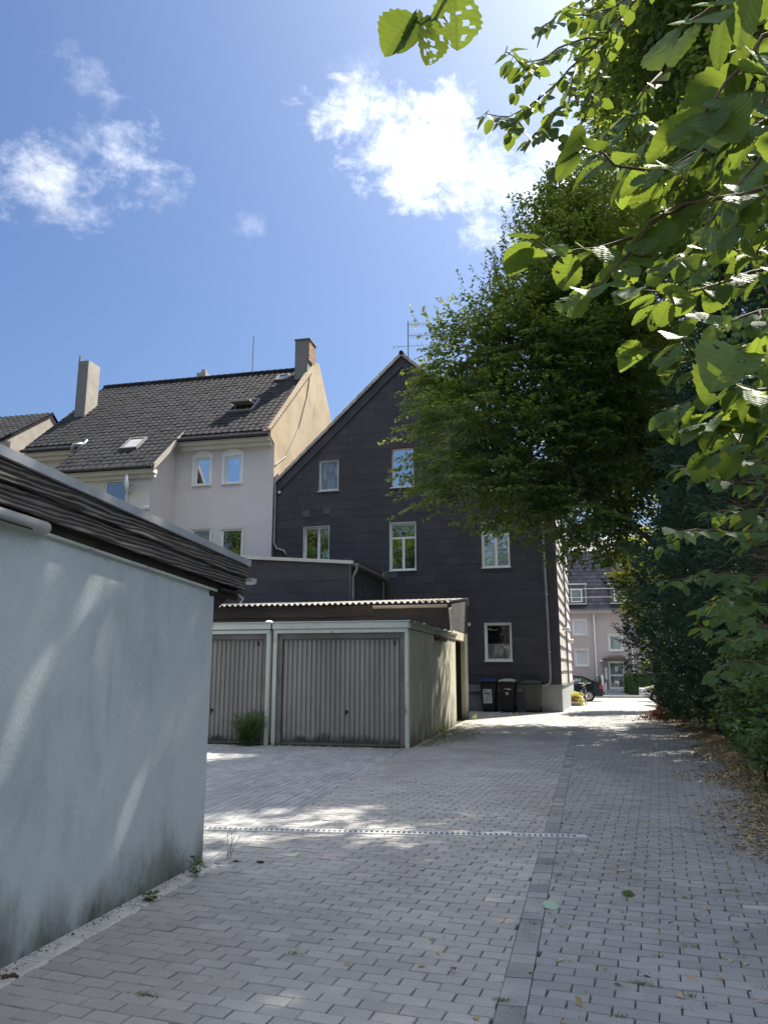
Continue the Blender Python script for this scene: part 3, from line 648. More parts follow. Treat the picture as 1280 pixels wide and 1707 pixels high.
# ------------------------------------------------------------------ garages
GF = 15.25
def garage(x0, x1, label, door_x0, door_x1, full):
    t = thing('garage', label, 'garage', ((x0 + x1) / 2, GF, 0), 0, 'flat roofed garages side by side')
    f = Frame((0, GF, 0), (1, 0, 0), (0, -1, 0))
    P = .105
    m = MB(); m.box(x0, x0 + .10, GF + .02, 21.85, -.1, 2.30); m.box(x1 - .10, x1, GF + .02, 21.85, -.1, 2.30); m.box(x0 + .101, x1 - .101, 21.7, 21.84, -.1, 2.30)
    m.build('wall', 'garagewall', t, world=True, bevel=.01)
    m = MB(); m.box(x0, x1 + (.025 if full else 0), GF - .03, 21.87, 2.302, 2.43); m.build('roof', 'felt' if not full else 'garagewall', t, world=True, bevel=.012)
    m = MB(); m.box(x0, x1, GF - .055, GF - .032, 2.315, 2.438); m.build('fascia', 'garagepaint', t, world=True, bevel=.006)
    m = MB(); m.box(x0, x1 + .03, GF - .07, GF + .10, 2.44, 2.462); m.build('edge_strip', 'zinc', t, world=True, bevel=.004)
    m = MB(); m.box(x0 + .03, x1 - .02, GF - .035, GF + .02, 2.225, 2.30); m.build('lintel', 'garagepaint', t, world=True, bevel=.006)
    for a, b in ((x0 + .025, x0 + P), (x1 - P + .01, x1 - .012)):
        m = MB(); m.box(a, b, GF - .03, GF + .019, -.02, 2.224); m.build('post', 'garagepaint', t, world=True, bevel=.006)
    # door: steel frame set back, ribbed leaf, handle, vent
    a, b = x0 + P + .002, x1 - P + .008
    fr = MB(); f.box(fr, a, a + .10, .0, 2.222, -.10, -.035); f.box(fr, b - .10, b, .0, 2.222, -.10, -.035); f.box(fr, a + .101, b - .101, 2.115, 2.222, -.10, -.035)
    fr.build('door_frame', 'doorframe', t, world=True, bevel=.005)
    d = MB(); f.box(d, a + .104, b - .104, .03, 2.112, -.135, -.115); door = d.build('door', 'doorframe', t, world=True)
    n = 24; w = (b - a - .23) / n
    s = MB(); h0, h1 = .05, 2.085     # one rib, bevelled sides
    s.hexa([(0, 0, h0), (w - .018, 0, h0), (w - .018, .022, h0), (0, .022, h0), (0, 0, h1), (w - .018, 0, h1), (w - .018, .022, h1), (0, .022, h1)])
    s.v = [(x + (.006 if y > .01 and x < .01 else (-.006 if y > .01 else 0)), -y, z) for x, y, z in s.v]; s.r = [0.0] * len(s.v)
    sm = s.mesh('slat', 'doorsteel')
    for i in range(n):
        o = new_obj('slat', sm, door)
        o.location = Vector((a + .115 + i * w + random.uniform(-.001, .001), GF + .115 - .003, 0)) - root_matrix(door).translation
    e = MB(); f.box(e, a + .104, b - .104, .012, .045, -.113, -.075); f.box(e, a + .104, b - .104, 2.088, 2.112, -.113, -.083); e.build('door_rail', 'doorframe', door, world=True)
    cx = a + .55 * (b - a); hd = MB()
    hd.lathe([(0, 0), (.032, 0), (.032, -.012), (.012, -.016), (.010, -.045), (0, -.045)], (cx, GF + .088, .66), 12, 'y')
    hd.box(cx - .008, cx + .008, GF + .033, GF + .046, .60, .70); hd.build('handle', 'black', door, world=True)
    v = MB()
    for k in range(4): f.box(v, b - .25, b - .19, 1.98 + k * .022, 1.992 + k * .022, -.09, -.082)
    v.build('vent', 'black', door, world=True)
    return t
gr = garage(-5.92, -3.03, 'right hand flat roofed garage with ribbed brown grey door and sunlit concrete side wall', 0, 0, True)
gl = garage(-8.84, -5.95, 'left flat roofed garage with a green bush before its ribbed door', 0, 0, False)
# irregular mossy lip, bracket and slab joint along the sunny side wall
m = MB()
for i in range(60):
    y = GF + .1 + i * .109; m.box(-3.03 - random.uniform(.0, .05), -2.985 + random.uniform(0, .03), y, y + random.uniform(.06, .115), 2.405, 2.445 + random.uniform(0, .035))
tag(m.build('moss_lip', 'mossroof', gr, world=True), kind='stuff')
m = MB(); m.box(-3.028, -2.87, 18.25, 19.5, 2.235, 2.29); m.box(-3.028, -2.90, 18.4, 19.4, 2.17, 2.234); m.build('shelf_bracket', 'olive', gr, world=True, bevel=.006)
m = MB(); m.box(-3.0285, -3.0215, GF + .03, 21.84, 2.286, 2.30); m.build('slab_joint', 'soffit', gr, world=True)
for y in (17.3, 19.0, 19.25, 20.1, 21.2):
    m = MB(); r = random.uniform(.05, .08); m.lathe([(r, 0), (r * 1.02, r * .4), (r * .75, r * .85), (r * .3, r * 1.05), (0, r * 1.08)], (-3.08 + random.uniform(-.05, .05), y, 2.45), 9)
    tag(m.build('stone', 'whiteold', None, smooth=True), {17.3: 'pale stone nearest the front on the sunny garage roof edge', 19.0: 'larger pale stone above the bracket on the garage roof edge', 19.25: 'pale stone just behind the one above the bracket', 20.1: 'pale stone fourth along the garage roof edge behind the bracket', 21.2: 'pale stone at the far end of the garage roof edge'}[y], 'stone', 'stones on the garage roof edge')
m = MB(); m.lathe([(.10, 0), (.10, .02), (.085, .05), (.05, .075), (0, .085)], (-6.15, 15.6, 2.44), 14)
tag(m.build('vent_cap', 'white', None, smooth=True), 'white domed cap on the roof over the garage divide', 'roof cap')

# ------------------------------------------------------------------ long shed with corrugated roof behind the garages
sh = thing('lean_to_shed', 'long dark shed with grey corrugated roof behind the garages', 'shed', (-7, 23.4, 0))
S0, S1 = -11.6, -3.10
def cz(y): return 3.36 + .105 * (y - 21.5)
m = MB(); m.box(S0, -6.87, 21.9, 24.35, -.1, 3.10); m.box(-6.86, -3.20, 21.9, 22.25, -.1, 3.02); m.build('wall', 'shedboard', sh, world=True)
m = MB(); m.box(-3.24, -3.10, 21.9, 22.40, -.05, 2.62); m.box(-3.24, -3.10, 24.55, 25.28, -.05, 2.62); m.box(-3.24, -3.10, 22.401, 24.549, 2.35, 2.62); m.build('end_wall', 'garagewall', sh, world=True, bevel=.01)
m = MB(); m.box(-3.65, -3.6, 22.3, 24.7, -.05, 2.5); m.box(-6.86, -3.24, 25.1, 25.27, -.05, 2.6); m.build('recess_wall', 'olive', sh, world=True)
i = 0; x = S0; pw = .177
while x < S1 - .02:      # corrugated sheets
    x1 = min(x + pw * 5, S1 + .05); m = MB(); nx = 41; yb = 24.45 if x < -6.9 else 25.35
    lift = random.uniform(0, .012); yf = 21.42 + random.uniform(-.03, .03)
    V = []; F = []
    for k in range(nx):
        xx = x + (x1 - x) * k / (nx - 1); w = .034 * math.sin(2 * math.pi * (xx - S0) / pw)
        for yy in (yf, (yf + yb) / 2, yb):
            V += [(xx, yy, cz(yy) + w + lift), (xx, yy, cz(yy) + w + lift - .009)]
    for k in range(nx - 1):
        for j in range(2):
            a = k * 6 + j * 2; b = a + 6
            F += [(a, b, b + 2, a + 2), (a + 1, a + 3, b + 3, b + 1)]
        F += [(k * 6, k * 6 + 1, k * 6 + 7, k * 6 + 6)]
    m.add(V, F); m.build('corrugated_sheet', 'corrug', sh, smooth=False, world=True); x = x1 - .04 if x1 < S1 else 99
for z0, z1, d in ((2.98, 3.30, 0), (2.80, 2.975, .03), (2.55, 2.795, .05)):
    m = MB(); m.hexa([(S0, 21.55 + d, z0), (-5.3, 21.55 + d, z0), (-5.3, 21.60 + d, z0), (S0, 21.60 + d, z0), (S0, 21.55 + d, z1), (-5.3, 21.55 + d, z1 ), (-5.3, 21.60 + d, z1), (S0, 21.60 + d, z1)])
    m.build('plank', 'shedwood', sh, world=True)
for z0, z1 in ((2.62, 2.91), (2.915, 3.28)):
    m = MB(); m.box(-5.29, -3.13, 21.56, 21.60, z0, z1); m.build('panel', 'shedboard', sh, world=True)
    for a, b in ((21.62, 23.4), (23.41, 25.33)):
        m = MB(); za, zb = (cz(a) - .07, cz(b) - .07) if z1 > 3 else (z1, z1)
        m.hexa([(-3.13, a, z0), (-3.09, a, z0), (-3.09, b, z0), (-3.13, b, z0), (-3.13, a, za), (-3.09, a, za), (-3.09, b, zb), (-3.13, b, zb)]); m.build('panel', 'shedboard', sh, world=True)
m = MB(); n = 8
for x0, x1 in ((-5.30, -4.22), (-4.215, -3.17)):
    for i in range(n):
        a0 = math.pi + math.pi * i / n; a1 = a0 + math.pi / n; c = (21.40, 3.255); r = .065
        m.quad((x0, c[0] + r * math.cos(a0), c[1] + r * math.sin(a0)), (x1, c[0] + r * math.cos(a0), c[1] + r * math.sin(a0)), (x1, c[0] + r * math.cos(a1), c[1] + r * math.sin(a1)), (x0, c[0] + r * math.cos(a1), c[1] + r * math.sin(a1)))
    for xx in (x0, x1): m.add([(xx, 21.40 + .065 * math.cos(math.pi + math.pi * i / n), 3.255 + .065 * math.sin(math.pi + math.pi * i / n)) for i in range(n + 1)], [tuple(range(n + 1))])
m.tube([(-5.3, 21.335, 3.258), (-3.17, 21.335, 3.258)], .011, 6)
m.build('gutter', 'pvc', sh, world=True)
m = MB(); m.tube([(-3.10, 21.5, 3.18), (-3.10, 21.52, 3.05), (-3.09, 21.56, 2.56)], [.055, .04, .025], 8); m.build('spout', 'whiteold', sh, world=True)
m = MB()
for k in range(90):
    x = -3.2 - abs(random.gauss(0, .35)); y = 21.45 + random.random() * 1.2; r = random.uniform(.02, .06)
    m.lathe([(r, 0), (r * .8, r * .5), (0, r * .8)], (x, y, cz(y) + .015), 6)
tag(m.build('moss_cushions', 'moss', sh, world=True), kind='stuff')
m = MB(); m.box(-3.14, -3.07, 25.335, 25.39, 3.55, 3.80); m.build('end_cap', 'white', sh, world=True)
m = MB(); m.lathe([(.0, .0), (.05, .0), (.06, .04), (.05, .09), (0, .1)], (-3.08, 25.2, 2.93), 10, 'x'); m.build('lamp', 'whiteold', sh, world=True, smooth=True)

# ------------------------------------------------------------------ dark flat annex
an = thing('dark_annex', 'low flat roofed annex clad in dark shingles beside the shingled house', 'annex', (-9.4, 24.5, 0))
AX0, AX1, AY = -12.8, -6.85, 24.5
def az(x): return 5.04 + .075 * (AX1 - x)
m = MB(); m.add([(AX0, AY, 0), (AX1, AY, 0), (AX1, 29.4, 0), (AX0, 29.4, 0), (AX0, AY, az(AX0) - .1), (AX1, AY, az(AX1) - .1), (AX1, 29.4, az(AX1) - .1), (AX0, 29.4, az(AX0) - .1)],
                [(0, 1, 5, 4), (1, 2, 6, 5), (3, 0, 4, 7), (4, 5, 6, 7)]); m.build('wall', 'shingle', an, world=True)
fa = Frame((0, AY, 0), (1, 0, 0), (0, -1, 0)); fb = Frame((AX1, 0, 0), (0, 1, 0), (1, 0, 0))
def shingles(parent, f, s0, s1, z0, z1, top=(), holes=(), rowh=.345, lens=(.58, .62, .60), mat='shingle', single=300, th=(.005, .0125), name='shingle'):
    pcs = []; r = 0; z = z0
    while z < z1:
        s = s0 - random.uniform(0, .6)
        while s < s1:
            l = random.choice(lens); dz = random.uniform(-.012, .012)
            p = [(max(s0, s) + .002, z + dz), (min(s1, s + l) - .002, z + dz + random.uniform(-.006, .006)), (min(s1, s + l) - .002, z + rowh + .03), (max(s0, s) + .002, z + rowh + .03)]
            s += l
            if p[1][0] - p[0][0] < .05: continue
            for h in top:
                if len(p) > 2: p = clip(p, *h)
            if len(p) < 3 or area(p) < .004: continue
            for q in (lambda P: [x for x in P])(__import__('functools').reduce(cut_rect, holes, [p])): pcs.append((q, z, random.uniform(-.003, .003)))
        z += rowh
    def put(mb, q, zb, j, rr): n0 = len(mb.v); f.slab(mb, q, 0.0, lambda zz: th[0] + j + (th[1] - th[0]) * max(0, min(1, 1 - (zz - zb) / (rowh + .03))), .003); mb.r[n0:] = [rr] * (len(mb.v) - n0)
    pcs.sort(key=lambda t: -area(t[0]))
    for q, zb, j in pcs[:single]:
        mb = MB(); put(mb, q, zb, j, 0.0); mb.build(name, mat, parent, world=(parent.rotation_euler.z == 0))
    if pcs[single:]:
        mb = MB()
        for q, zb, j in pcs[single:]: put(mb, q, zb, j, random.random())
        tag(mb.build(name + '_field', mat, parent, world=(parent.rotation_euler.z == 0)), kind='stuff')
shingles(an, fa, AX0, AX1 - .02, 3.2, 5.7, top=[(.075, 1, az(AX1) - .11 + .075 * AX1)], rowh=.40, lens=(.58, .62, .6), single=200)
shingles(an, fb, AY + .01, 29.2, 3.2, 4.9, holes=[(25.35, 26.15, 3.5, 4.42)], rowh=.40, single=100)
m = MB(); e = .03
m.hexa([(AX0, AY - .07, az(AX0) - .11), (AX1 + .1, AY - .07, az(AX1 + .1) - .11), (AX1 + .1, AY + .06, az(AX1 + .1) - .11), (AX0, AY + .06, az(AX0) - .11), (AX0, AY - .07, az(AX0)), (AX1 + .1, AY - .07, az(AX1 + .1)), (AX1 + .1, AY + .06, az(AX1 + .1)), (AX0, AY + .06, az(AX0))])
m.build('metal_coping', 'beigetrim', an, world=True, bevel=.006)
m = MB(); m.box(AX0, AX1 + .02, AY + .061, 29.3, 4.96, 5.0); m.hexa([(AX1 - .3, AY + .07, 4.86), (AX1 + .16, AY + .07, 4.83), (AX1 + .16, 29.2, 4.83), (AX1 - .3, 29.2, 4.86), (AX1 - .3, AY + .07, 5.03), (AX1 + .16, AY + .07, 4.99), (AX1 + .16, 29.2, 4.99), (AX1 - .3, 29.2, 5.03)]); m.build('roof', 'felt', an, world=True)
m = MB(); n = 8; m2 = (AX1 + .22, 4.93)
for i in range(n):
    a0 = math.pi + math.pi * i / n; a1 = a0 + math.pi / n; r = .065
    m.quad((m2[0] + r * math.cos(a0), AY - .05, m2[1] + r * math.sin(a0)), (m2[0] + r * math.cos(a0), 29.15, m2[1] + r * math.sin(a0)), (m2[0] + r * math.cos(a1), 29.15, m2[1] + r * math.sin(a1)), (m2[0] + r * math.cos(a1), AY - .05, m2[1] + r * math.sin(a1)))
m.add([(m2[0] + .065 * math.cos(math.pi + math.pi * i / n), AY - .05, m2[1] + .065 * math.sin(math.pi + math.pi * i / n)) for i in range(n + 1)], [tuple(range(n + 1))])
m.build('gutter', 'greypipe', an, world=True)
m = MB(); m.tube([(AX1 + .22, AY + .05, 4.88), (AX1 + .20, AY + .06, 4.74), (AX1 + .07, AY + .10, 4.52), (AX1 + .06, AY + .1, 4.4), (AX1 + .06, AY + .1, 3.80), (AX1 + .09, AY + .08, 3.74)], .042, 8); m.build('downpipe', 'greypipe', an, smooth=True, world=True)
m = MB(); m.box(AX1 - .035, AX1 + .035, AY - .035, AY + .0, 3.2, 4.92); m.build('corner_strip', 'shinglepatch', an, world=True)
window(an, Frame(Vector((AX1, 0, 0)) - Vector(an.location), (0, 1, 0), (1, 0, 0)), 25.38, 26.12, 3.5, 4.40, 'glassdark', depth=.10, fw=.09, frame='redtile', reveal='shinglepatch', sill=False)
# grey wall top seen behind the eaves
pt = thing('parapet_block', 'small dark parapet with capping behind the eaves below the mauve house', 'wall', (-12.6, 24.9, 0))
m = MB(); m.box(-13.6, -12.9, 24.6, 28.8, 0, 5.95); m.build('wall', 'shedboard', pt, world=True)
m = MB(); m.hexa([(-12.89, 24.75, 5.2), (-11.4, 24.75, 5.2), (-11.4, 24.95, 5.2), (-12.89, 24.95, 5.2), (-12.89, 24.75, 5.98), (-11.4, 24.75, 5.62), (-11.4, 24.95, 5.62), (-12.89, 24.95, 5.98)]); m.build('sloping_wall', 'shedboard', pt, world=True)
m = MB(); m.box(-13.65, -12.85, 24.55, 28.8, 5.951, 6.0); m.build('capping', 'zinc', pt, world=True)

# ------------------------------------------------------------------ dark shingled house
HW = 11.25; TH = R(-2.6)
ho = thing('shingled_house', 'tall gabled house clad all over in dark shingles with white windows', 'house', (-.33, 29.0, 0), TH)
f = Frame((0, 0, 0), (1, 0, 0), (0, -1, 0))
APX, APZ = -5.72, 14.15; SL = .93
gab = [(-HW, .95), (0, .95), (0, APZ - SL * -APX if False else APZ - SL * (0 - APX) ), (APX, APZ), (-HW, APZ - SL * (APX + HW))]
WIN = [(-9.29, -8.40, 8.66, 9.98), (-6.20, -5.24, 8.62, 10.26), (-2.63, -1.66, 8.55, 10.16), (-9.90, -8.78, 5.45, 7.20), (-6.26, -5.19, 5.28, 7.19), (-2.62, -1.57, 5.27, 7.06), (-2.60, -1.60, 1.80, 3.19)]
m = MB()
for p in __import__('functools').reduce(cut_rect, WIN, [gab]): m.add([f.P(s, z, -.002) for s, z in p], [tuple(range(len(p)))])
D = 10.6
el = gab[4][1]; er = gab[2][1]
m.quad((-HW, .002, 0), (-HW, D, 0), (-HW, D, el), (-HW, .002, el)); m.quad((0, .002, .95), (0, D, .95), (0, D, er), (0, .002, er))
m.add([(-HW, D, 0), (0, D, 0), (0, D, er), (APX, D, APZ), (-HW, D, el)], [(0, 1, 2, 3, 4)])
m.build('wall', 'shingle', ho)
V_ = .46
inset = [(-SL, 1, APZ - V_ - SL * APX), (SL, 1, APZ - V_ + SL * APX)]
shingles(ho, f, -HW + .01, 0, .96, 14, top=inset, holes=WIN, rowh=.345, lens=(.60, .62, .95, .6), single=300)
for s0, z0, w, h in ((-9.95, 7.62, .30, .26), (-9.05, 7.68, .30, .26), (-10.62, 5.80, .28, .25), (-8.15, 5.62, .36, .22), (-7.3, 4.98, 1.35, .28)):
    q = MB(); f.box(q, s0, s0 + w, z0, z0 + h, .02, .030); q.build('shingle', 'shinglepatch', ho)
# verge boards, roof slopes, verge tiles
def slope_x(side, t): return APX + side * t
for side in (-1, 1):
    run = (HW + APX + .12) if side < 0 else (-APX + .12)
    A = (APX, APZ); B = (APX + side * run, APZ - SL * run); v = V_ * 1.0
    q = MB(); q.hexa([f.P(A[0], A[1] - v, .0), f.P(B[0], B[1] - v, .0), f.P(B[0], B[1] - v, .07), f.P(A[0], A[1] - v, .07), f.P(A[0], A[1] - .012, .0), f.P(B[0], B[1] - .012, .0), f.P(B[0], B[1] - .012, .07), f.P(A[0], A[1] - .012, .07)])
    q.build('verge_board', 'verge', ho)
    q = MB(); q.hexa([(A[0], -.12, A[1] - .0), (B[0], -.12, B[1]), (B[0], D + .1, B[1]), (A[0], D + .1, A[1]), (A[0], -.12, A[1] + .10), (B[0], -.12, B[1] + .10), (B[0], D + .1, B[1] + .10), (A[0], D + .1, A[1] + .10)])
    rf = q.build('roof', 'roofdark', ho)
    n = int(run / .31)
    for i in range(n):
        a, b = i * run / n, (i + 1) * run / n + .03
        q = MB(); xa, xb = APX + side * a, APX + side * b; za, zb = APZ - SL * a + .105, APZ - SL * b + .105; j = random.uniform(-.008, .008)
        q.hexa([(xa, -.17 + j, za - .10), (xb, -.17 + j, zb - .08), (xb, .25, zb - .08), (xa, .25, za - .10), (xa, -.17 + j, za + .05), (xb, -.17 + j, zb + .085), (xb, .25, zb + .085), (xa, .25, za + .05)])
        q.r = [0.0] * 8; q.build('tile', 'roofedge', rf)
    if side > 0:
        q = MB(); a, b = .9, 2.3; q.hexa([(APX + a + 1.2, 1.2, APZ - SL * (a + 1.2) + .11), (APX + b + .6, 1.2, APZ - SL * (b + .6) + .11), (APX + b + .6, 2.2, APZ - SL * (b + .6) + .11), (APX + a + 1.2, 2.2, APZ - SL * (a + 1.2) + .11), (APX + a + 1.2, 1.2, APZ - SL * (a + 1.2) + .2), (APX + b + .6, 1.2, APZ - SL * (b + .6) + .2), (APX + b + .6, 2.2, APZ - SL * (b + .6) + .2), (APX + a + 1.2, 2.2, APZ - SL * (a + 1.2) + .2)]); q.build('skylight', 'glassblue', rf)
q = MB()
for i in range(34): q.tube([(APX, -.17 + i * .32, APZ + .12), (APX, .18 + i * .32, APZ + .135)], [.10, .11], 8)
q.build('ridge_tiles', 'roofdark', ho)
q = MB(); q.box(-4.2, -3.55, 3.2, 4.0, 11.2, 14.3); ch = q.build('chimney', 'clinker', ho); q = MB(); q.box(-4.26, -3.49, 3.14, 4.06, 14.301, 14.38); q.build('cap', 'chimney', ch)
# windows
window(ho, f, *WIN[0], pane='glasscurtain', depth=.10, fw=.075, frame='whiteold', reveal='chimney', sillmat='whiteold')
window(ho, f, *WIN[1], pane='glassblue', depth=.17, fw=.06, reveal='redtile', tilt=-.0)
window(ho, f, *WIN[2], pane='glassblue', depth=.12, fw=.06)
window(ho, f, *WIN[3], pane='glasstree', depth=.20, fw=.07, mull=(.55,))
window(ho, f, *WIN[4], pane='glasstree', depth=.17, fw=.065, mull=(.5,), trans=1.30)
window(ho, f, *WIN[5], pane='glassnet', depth=.17, fw=.065, mull=(.5,), trans=1.28)
wn = window(ho, f, *WIN[6], pane='glassdark', depth=.17, fw=.075)
q = MB(); q.quad(f.P(-2.50, 1.9, -.106), f.P(-1.70, 1.9, -.106), f.P(-1.70, 2.42, -.106), f.P(-2.50, 2.42, -.106)); q.build('net_curtain', 'glasscurtain', wn)
# plinth
q = MB(); f.box(q, -HW, -1.15, -.05, .945, -.001, .035); q.build('plinth', 'plinth', ho)
q = MB(); f.box(q, -1.149, .13, -.05, .95, -.001, .04); q.box(.001, .13, .0, D, -.4, .95); q.build('plinth', 'plinthpale', ho, bevel=.01)
q = MB(); f.box(q, -HW, -1.15, .70, .77, .036, .10); q.build('plinth_rail', 'greypipe', ho)
# sunlit side wall in large panels
fs = Frame((0, 0, 0), (0, 1, 0), (1, 0, 0))
SW = [(3.0, 3.5, 1.6, 3.1), (5.2, 5.9, 1.6, 3.1)]
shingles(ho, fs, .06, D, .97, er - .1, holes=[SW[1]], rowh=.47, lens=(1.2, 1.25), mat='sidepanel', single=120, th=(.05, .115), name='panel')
q = MB(); q.box(.0, .135, -.03, .055, .955, er); q.build('corner_strip', 'shingle', ho)
window(ho, fs, *SW[1], pane='glassdark', depth=.06, fw=.05)
for y, z in ((2.6, 3.05), (6.6, 2.72)):
    q = MB(); q.lathe([(0, 0), (.05, 0), (.05, .14), (.09, .16), (.09, .26), (0, .28)], (.10, y, z), 10, 'x'); q.build('wall_lamp', 'whiteold', ho, smooth=True)
q = MB(); q.tube([(.17, 4.6, 0.9), (.17, 4.6, er)], .04, 8); q.build('downpipe', 'greypipe', ho)
q = MB(); q.box(.131, .17, 0, D, .90, .955); q.build('drip_rail', 'chimney', ho)
# pipes on the front
q = MB(); q.tube([f.P(-.30, er - .2, .14), f.P(-.30, 6.2, .12), f.P(-.27, 3.5, .11), f.P(-.25, 1.25, .11), f.P(-.27, 1.04, .11), f.P(-.36, .94, .12), f.P(-.62, .90, .11), f.P(-.95, .86, .09)], .048, 10); q.build('downpipe', 'greypipe', ho, smooth=True)
for z in (6.5, 4.2, 2.1):
    q = MB(); q.tube([f.P(-.30 + .012 * (6.5 - z), z - .025, .13), f.P(-.30 + .012 * (6.5 - z), z + .025, .13)], .058, 10); q.build('pipe_clamp', 'zinc', ho)
q = MB(); q.tube([f.P(-7.15, 5.24, .10), f.P(-6.62, 5.22, .10), f.P(-6.52, 5.16, .10), f.P(-6.50, 5.05, .10), f.P(-6.50, 3.6, .10)], .048, 10); q.build('downpipe', 'pvc', ho, smooth=True)
q = MB(); q.tube([f.P(-11.2, 9.2, .12), f.P(-11.18, 8.9, .10), f.P(-11.16, 7.9, .09), f.P(-11.17, 6.6, .09), f.P(-11.05, 6.35, .09), f.P(-10.72, 6.25, .09), f.P(-10.60, 6.05, .09)], .045, 10); q.build('downpipe', 'greypipe', ho, smooth=True)
q = MB(); q.tube([f.P(-11.32, 9.25, .08), f.P(-11.30, 7.5, .08), f.P(-11.31, 6.2, .08)], .03, 8); q.tube([f.P(-11.26, 8.9, .06), f.P(-11.24, 7.3, .07), f.P(-11.36, 6.3, .07)], .012, 6); q.build('cable_run', 'greypipe', ho)
q = MB(); q.hexa([(-11.42, -.14, 9.0), (-11.02, -.14, 9.32), (-11.02, .3, 9.32), (-11.42, .3, 9.0), (-11.42, -.14, 9.22), (-11.02, -.14, 9.56), (-11.02, .3, 9.56), (-11.42, .3, 9.22)]); q.build('lead_flashing', 'stone', ho)
q = MB(); q.lathe([(0, 0), (.06, 0), (.07, .05), (.03, .09), (0, .09)], (-11.0, -.09, 8.72), 8, 'y'); q.build('fitting', 'whiteold', ho)
# rooftop aerial
ae = thing('tv_aerial', 'thin television aerial mast with crossbars on the shingled house ridge', 'aerial', (-5.8, 29.35, 14.2))
q = MB(); q.tube([(-5.8, 29.35, 14.1), (-5.8, 29.35, 15.75)], .022, 6); q.build('mast', 'redtile', ae, world=True)
q = MB(); q.tube([(-6.45, 29.35, 14.66), (-5.15, 29.35, 14.62)], .012, 5)
for x in (-6.42, -6.2, -5.4, -5.2): q.tube([(x, 29.2, 14.65), (x, 29.5, 14.65)], .008, 4)
q.tube([(-6.42, 29.35, 14.58), (-6.42, 29.35, 14.74)], .008, 4); q.build('crossbar', 'greypipe', ae, world=True)
for z in (15.6, 15.1):
    q = MB(); q.tube([(-5.8, 29.35, z), (-4.9, 29.6, z + .05)], .012, 5)
    for i in range(9): x = -5.7 + i * .1; q.tube([(x, 29.18 + .028 * i, z), (x, 29.6 + .02 * i, z)], .007, 4); q.tube([(x, 29.38 + .028 * i, z - .12), (x, 29.38 + .028 * i, z + .14)], .006, 4)
    q.build('yagi_bar', 'greypipe', ae, world=True)

# ------------------------------------------------------------------ mauve terraced house
be = thing('terraced_house', 'mauve rendered house with dark tiled roof, projecting bay and tan gable wall', 'house', (-17.5, 29.3, 0))
bo = Vector(be.location)
EY, EZ, RY, RZ, BS = 28.75, 11.12, 34.6, 16.25, .877
GX, LX = -11.55, -23.4
fB = Frame(Vector((0, 29.3, 0)) - bo, (1, 0, 0), (0, -1, 0))
BW = [(-15.14, -14.42, 9.18, 10.40), (-13.76, -13.0, 9.18, 10.40), (-15.15, -14.25, 5.9, 7.30), (-13.80, -12.82, 5.9, 7.25)]
def wall_sheet(parent, fr, poly, holes, mat, name='wall', d=0.0):
    m = MB()
    for p in __import__('functools').reduce(cut_rect, holes, [poly]): m.add([fr.P(s, z, d) for s, z in p], [tuple(range(len(p)))])
    return m.build(name, mat, parent)
wall_sheet(be, fB, [(-16.05, 0), (GX, 0), (GX, 11.1), (-16.05, 11.1)], BW, 'beige')
wall_sheet(be, fB, [(LX + .1, 0), (-20.3, 0), (-20.3, 11.1), (LX + .1, 11.1)], [], 'beige')
fC = Frame(Vector((0, 27.35, 0)) - bo, (1, 0, 0), (0, -1, 0))
BB = [(-18.15, -17.1, 7.75, 9.12)]
wall_sheet(be, fC, [(-20.1, 0), (-16.05, 0), (-16.05, 9.7), (-20.1, 9.7)], BB, 'beige')
m = MB(); m.add([(-16.05, 27.35, 0), (-16.05, 29.3, 0), (-16.05, 29.3, 11.35), (-16.05, 27.35, 9.75)], [(0, 1, 2, 3)]); m.add([(-20.1, 27.35, 0), (-20.1, 29.3, 0), (-20.1, 29.3, 11.35), (-20.1, 27.35, 9.75)], [(0, 1, 2, 3)])
m.build('bay_side_wall', 'beige', be, world=True)
# gable walls
def rz_(y): return RZ - BS * (RY - y)
g = MB(); ez2 = RZ - .62
g.prism([(29.32, 0), (40, 0), (40, 11.6), (35.1, 16.75), (34.3, RZ + .16), (28.85, rz_(28.85) + .14), (28.85, 11.0), (29.32, 10.8)], 'x', GX - .16, GX); g.build('gable_wall', 'tan', be, world=True)
g = MB(); g.prism([(29.28, 0), (40, 0), (40, 11.3), (RY, RZ - .1), (28.9, 11.1)], 'x', LX + .1, LX + .3); g.build('gable_wall', 'beige', be, world=True)
